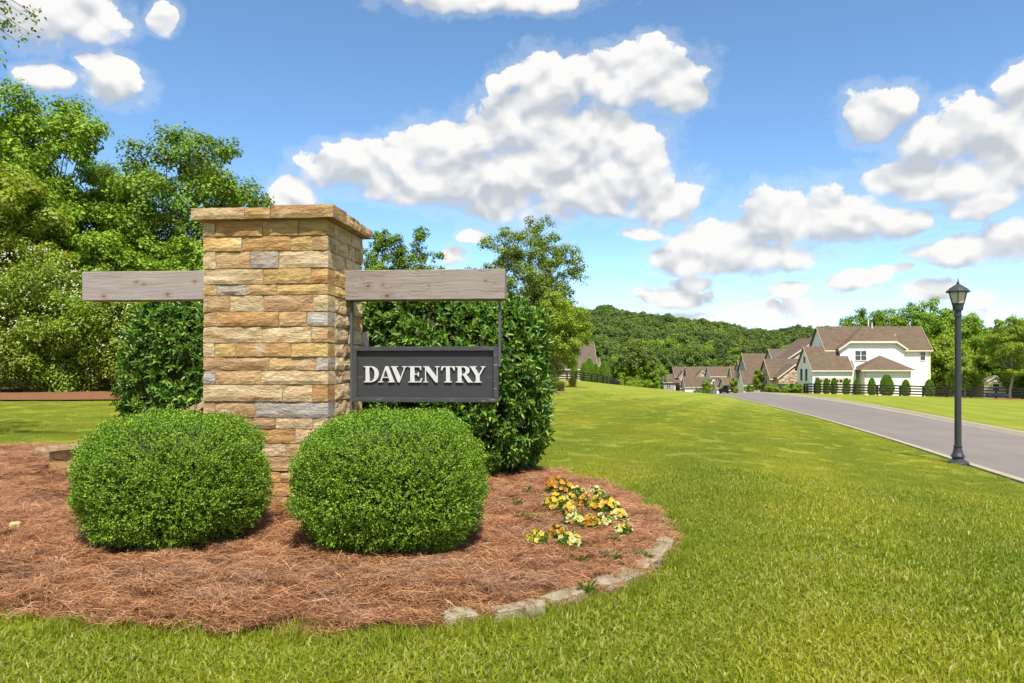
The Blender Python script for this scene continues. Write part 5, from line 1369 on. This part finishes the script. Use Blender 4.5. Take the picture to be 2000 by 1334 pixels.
# conical evergreens
def arb(label, px, py, Y, w, h):
    R = np.random.default_rng(int(px * 7)); x = PX(px, Y); z = gz(x, Y); t = thing('evergreen_shrub', label, 'shrub', (x, Y, z), 0, 'clipped evergreens')
    n = 5200; u = R.random(n) ** .8; a = R.random(n) * 6.283; rr = w / 2 * np.sqrt(np.clip(1 - (u * 1.0) ** 2.2, .0, 1)) * (.82 + .2 * R.random(n)) * (.78 + .22 * np.minimum(1, u / .2))
    rr *= 1 + .07 * np.sin(a * 5 + u * 9)
    pos = np.stack([rr * np.cos(a), rr * np.sin(a), u * h + .03], 1); out = unit(np.stack([np.cos(a), np.sin(a), np.full(n, .5)], 1))
    V, F = leaves(pos, unit(out * .5 + np.array([0, 0, 1.]) + rdir(R, n) * .4), out + rdir(R, n) * .4, .10 + .08 * R.random(n), .07 + .04 * R.random(n))
    link('foliage', np_mesh('foliage', V, F, [L_ARB]), t)
    b = MB(); b.lathe((0, 0, 0), [(w * .34, .02), (w * .38, h * .3), (w * .25, h * .7), (w * .03, h * .93)], 10); b.build('twigs', M_CORE, t, True)  # solid fill behind the leaves, inner shade put into its colour


ARB = [(1597, 1.0, 2.1, 'cone evergreen first from the left behind the paddock fence'), (1614, .95, 2.0, 'cone evergreen second from the left behind the paddock fence'), (1629, 1.0, 2.1, 'cone evergreen third from the left behind the paddock fence'), (1653, 1.05, 2.1, 'cone evergreen fourth from the left behind the paddock fence'),
       (1674, 1.05, 2.05, 'cone evergreen at the garage recess of the white house'), (1703, 1.2, 2.2, 'cone evergreen just left of the big round one'), (1732, 2.1, 2.75, 'biggest round evergreen behind the paddock fence'), (1769, 1.3, 2.1, 'cone evergreen right of the big round one'), (1815, 1.5, 2.2, 'cone evergreen at the right corner of the white house')]
for px, w, h_, lab in ARB: arb(lab, px, 0, 98.8 if px > 1600 else 100.5, w * .86, h_ * .97)
for px, Y, w, h_, lab in ((1142, 124, 1.7, 3.1, 'evergreen leftmost before the low brown roof'), (1151, 126, 1.9, 4.0, 'tallest evergreen before the low brown roof'), (1164, 127, 1.3, 3.3, 'thin evergreen at the corner of the low brown roof'), (1180, 128, 2.4, 3.9, 'wide evergreen right of the low brown roof'), (1121, 122, 1.2, 3.0, 'thin evergreen under the maple foliage')): arb(lab, px, 0, Y, w, h_)
# garden shrubs by the far houses
for k, (px, Y, w, h_, lab) in enumerate([(1366, 186, 3.0, 2.6, 'round green bush before the cream far house'), (1379, 184, 2.6, 2.2, 'second green bush before the cream far house'), (1464, 128, 1.6, 1.7, 'dark bush before the tall grey walled house'), (1438, 130, .8, 1.5, 'small dark cone bush by the far kerb'), (1510, 112, 2.4, 1.1, 'low bush at the stone house corner'), (1545, 110, 2.8, 1.3, 'low bush bed before the stone house'), (1560, 106, 1.8, 1.3, 'leafy bush at the left end of the paddock fence'),
                                          (1232, 150, 5.0, 4.6, 'light green bush at the forest edge past the fence')]):
    tree('bush', lab, gpt(px, Y), h_, w, .1, 22, 260, .13, w * .14, (L_DARK, L_MID, L_DARK, L_ARB, L_MID, L_MID, L_MID, L_LIME)[k], 180 + k, .03, cat='shrub')

# ornamental grasses and mulch rings on the lawn
M_MULCH = plain('red_mulch', (.26, .10, .055), .95, .35, 12, .1, bmp=.6)


def mulch(px, Y, rx_, ry_, lab):
    x = PX(px, Y); V = [(x, Y, gz(x, Y) + .12)]; n = 26
    for k in range(n):
        a = 2 * math.pi * k / n; r = 1 + .08 * math.sin(3 * a + px); xx, yy = x + rx_ * r * math.cos(a), Y + ry_ * r * math.sin(a); V.append((xx, yy, gz(xx, yy) + .02))
    tag(link('mulch_ring', np_mesh('mulch_ring', V, [[0, 1 + k, 1 + (k + 1) % n] for k in range(n)], [M_MULCH])), lab, kind='structure')


mulch(1108, 58.5, 1.6, 2.2, 'reddish mulch ring under the maple'); mulch(1060, 43, 1.5, 2.0, 'reddish mulch patch beside the big laurel'); mulch(1965, 80, 2.6, 1.8, 'reddish mulch ring under the young tree at right')
L_ORN = leafmat('ornamental_grass', [(.13, .17, .03), (.19, .22, .04), (.26, .26, .07)], .5, .35)
for k, (px, Y, w, h_, lab) in enumerate([(1083, 55, 1.4, .95, 'arching ornamental grass left of the maple trunk'), (1118, 57, 1.1, .8, 'arching ornamental grass right of the maple trunk'), (1094, 45.5, .9, .7, 'ornamental grass clump in front of the maple mulch')]):
    R = np.random.default_rng(k); n = 520; a = R.random(n) * 6.283; hh = h_ * (.6 + .5 * R.random(n)); r1 = w / 2 * R.random(n) ** .7
    c = np.stack([.1 * R.normal(size=n), .1 * R.normal(size=n), np.zeros(n)], 1); d = np.stack([np.cos(a), np.sin(a), np.zeros(n)], 1); z = np.array([0, 0, 1.]); s_ = np.stack([-np.sin(a), np.cos(a), np.zeros(n)], 1) * .010
    m1 = c + d * (r1 * .45)[:, None] + z * (hh * .8)[:, None]; tp = c + d * r1[:, None] * 1.15 + z * (hh * .72)[:, None]
    V = np.stack([c - s_, c + s_, m1 + s_, m1 - s_, tp], 1).reshape(-1, 3); b = np.arange(n)[:, None] * 5
    o = link('ornamental_grass', np_mesh('ornamental_grass', V, np.concatenate([b + [0, 1, 2], b + [0, 2, 3], b + [3, 2, 4]]), [L_ORN]), None, gpt(px, Y)); tag(o, lab, 'grass clump', 'ornamental grasses by the maple')
R = np.random.default_rng(4); n = 900; a = R.random(n) * 6.283; r = np.sqrt(R.random(n)); x = PX(1946, 82)
pos = np.stack([1.25 * r * np.cos(a), .5 * r * np.sin(a), .15 + .5 * R.random(n) * (1 - r * .5)], 1)
V, F = leaves(pos, rdir(R, n) * .4 + np.array([0, 0, 1.]), rdir(R, n), .13 + .1 * R.random(n), np.full(n, .05))
o = link('lavender_clump', np_mesh('lavender_clump', V, F, [leafmat('lavender_flower', [(.24, .26, .22), (.33, .31, .42), (.42, .38, .55)], .6, .2, (1, 1, 1))]), None, (x, 82, gz(x, 82))); tag(o, 'pale lavender clump before the fence at right', 'flower')

# ------------------------------------------------------------------ forest on the hill and in the valley
R = np.random.default_rng(12); fp = []
for q in range(5):
    _, V, F = tree_geo(200 + q, 10, 9.0, .5, 34, 130, .62, 1.35, .2, top=.7); fp.append(proto('forest_crown', V, F, L_FOREST))
for q in range(3):
    _, V, F = tree_geo(220 + q, 12, 9.0, .6, 50, 300, .36, 1.25, .2, top=.6); fp.append(proto('forest_crown_near', V, F, (L_MID, L_FOREST, L_FOREST)[q]))
pts, sc_, ix = [], [], []
n = 7600; Y = np.sqrt(R.uniform(300 ** 2, 675 ** 2, n)); U = R.uniform(-.75, .85, n); thin = (U > .02) | (R.random(n) < .35); X = (U * Y)[thin]; Y = Y[thin]
pts.append(np.stack([X, Y], 1)); sc_.append(R.uniform(.55, 1.3, len(X))); ix.append(R.integers(0, 5, len(X)))
n = 620; Y = R.uniform(232, 305, n); U = R.uniform(-.7, .8, n); pts.append(np.stack([U * Y, Y], 1)); sc_.append(R.uniform(.8, 1.25, n)); ix.append(R.integers(5, 8, n))
n = 170; Y = R.uniform(165, 235, n); U = R.uniform(-.45, .192, n); pts.append(np.stack([U * Y, Y], 1)); sc_.append(R.uniform(.75, 1.1, n)); ix.append(R.integers(5, 8, n))
n = 90; Y = R.uniform(150, 230, n); U = R.uniform(.50, .85, n); pts.append(np.stack([U * Y, Y], 1)); sc_.append(R.uniform(.75, 1.0, n)); ix.append(R.integers(5, 8, n))
XY = np.concatenate(pts); S = np.concatenate(sc_); ix = np.concatenate(ix); n = len(XY)
scatter('hill_forest', np.column_stack([XY, ground(XY[:, 0], XY[:, 1]) - .6]), np.stack([np.zeros(n), np.zeros(n), R.random(n) * 6.28], 1), np.stack([S, S, S * R.uniform(.85, 1.15, n)], 1), ix, fp, 'dense green forest covering the hill and valley')
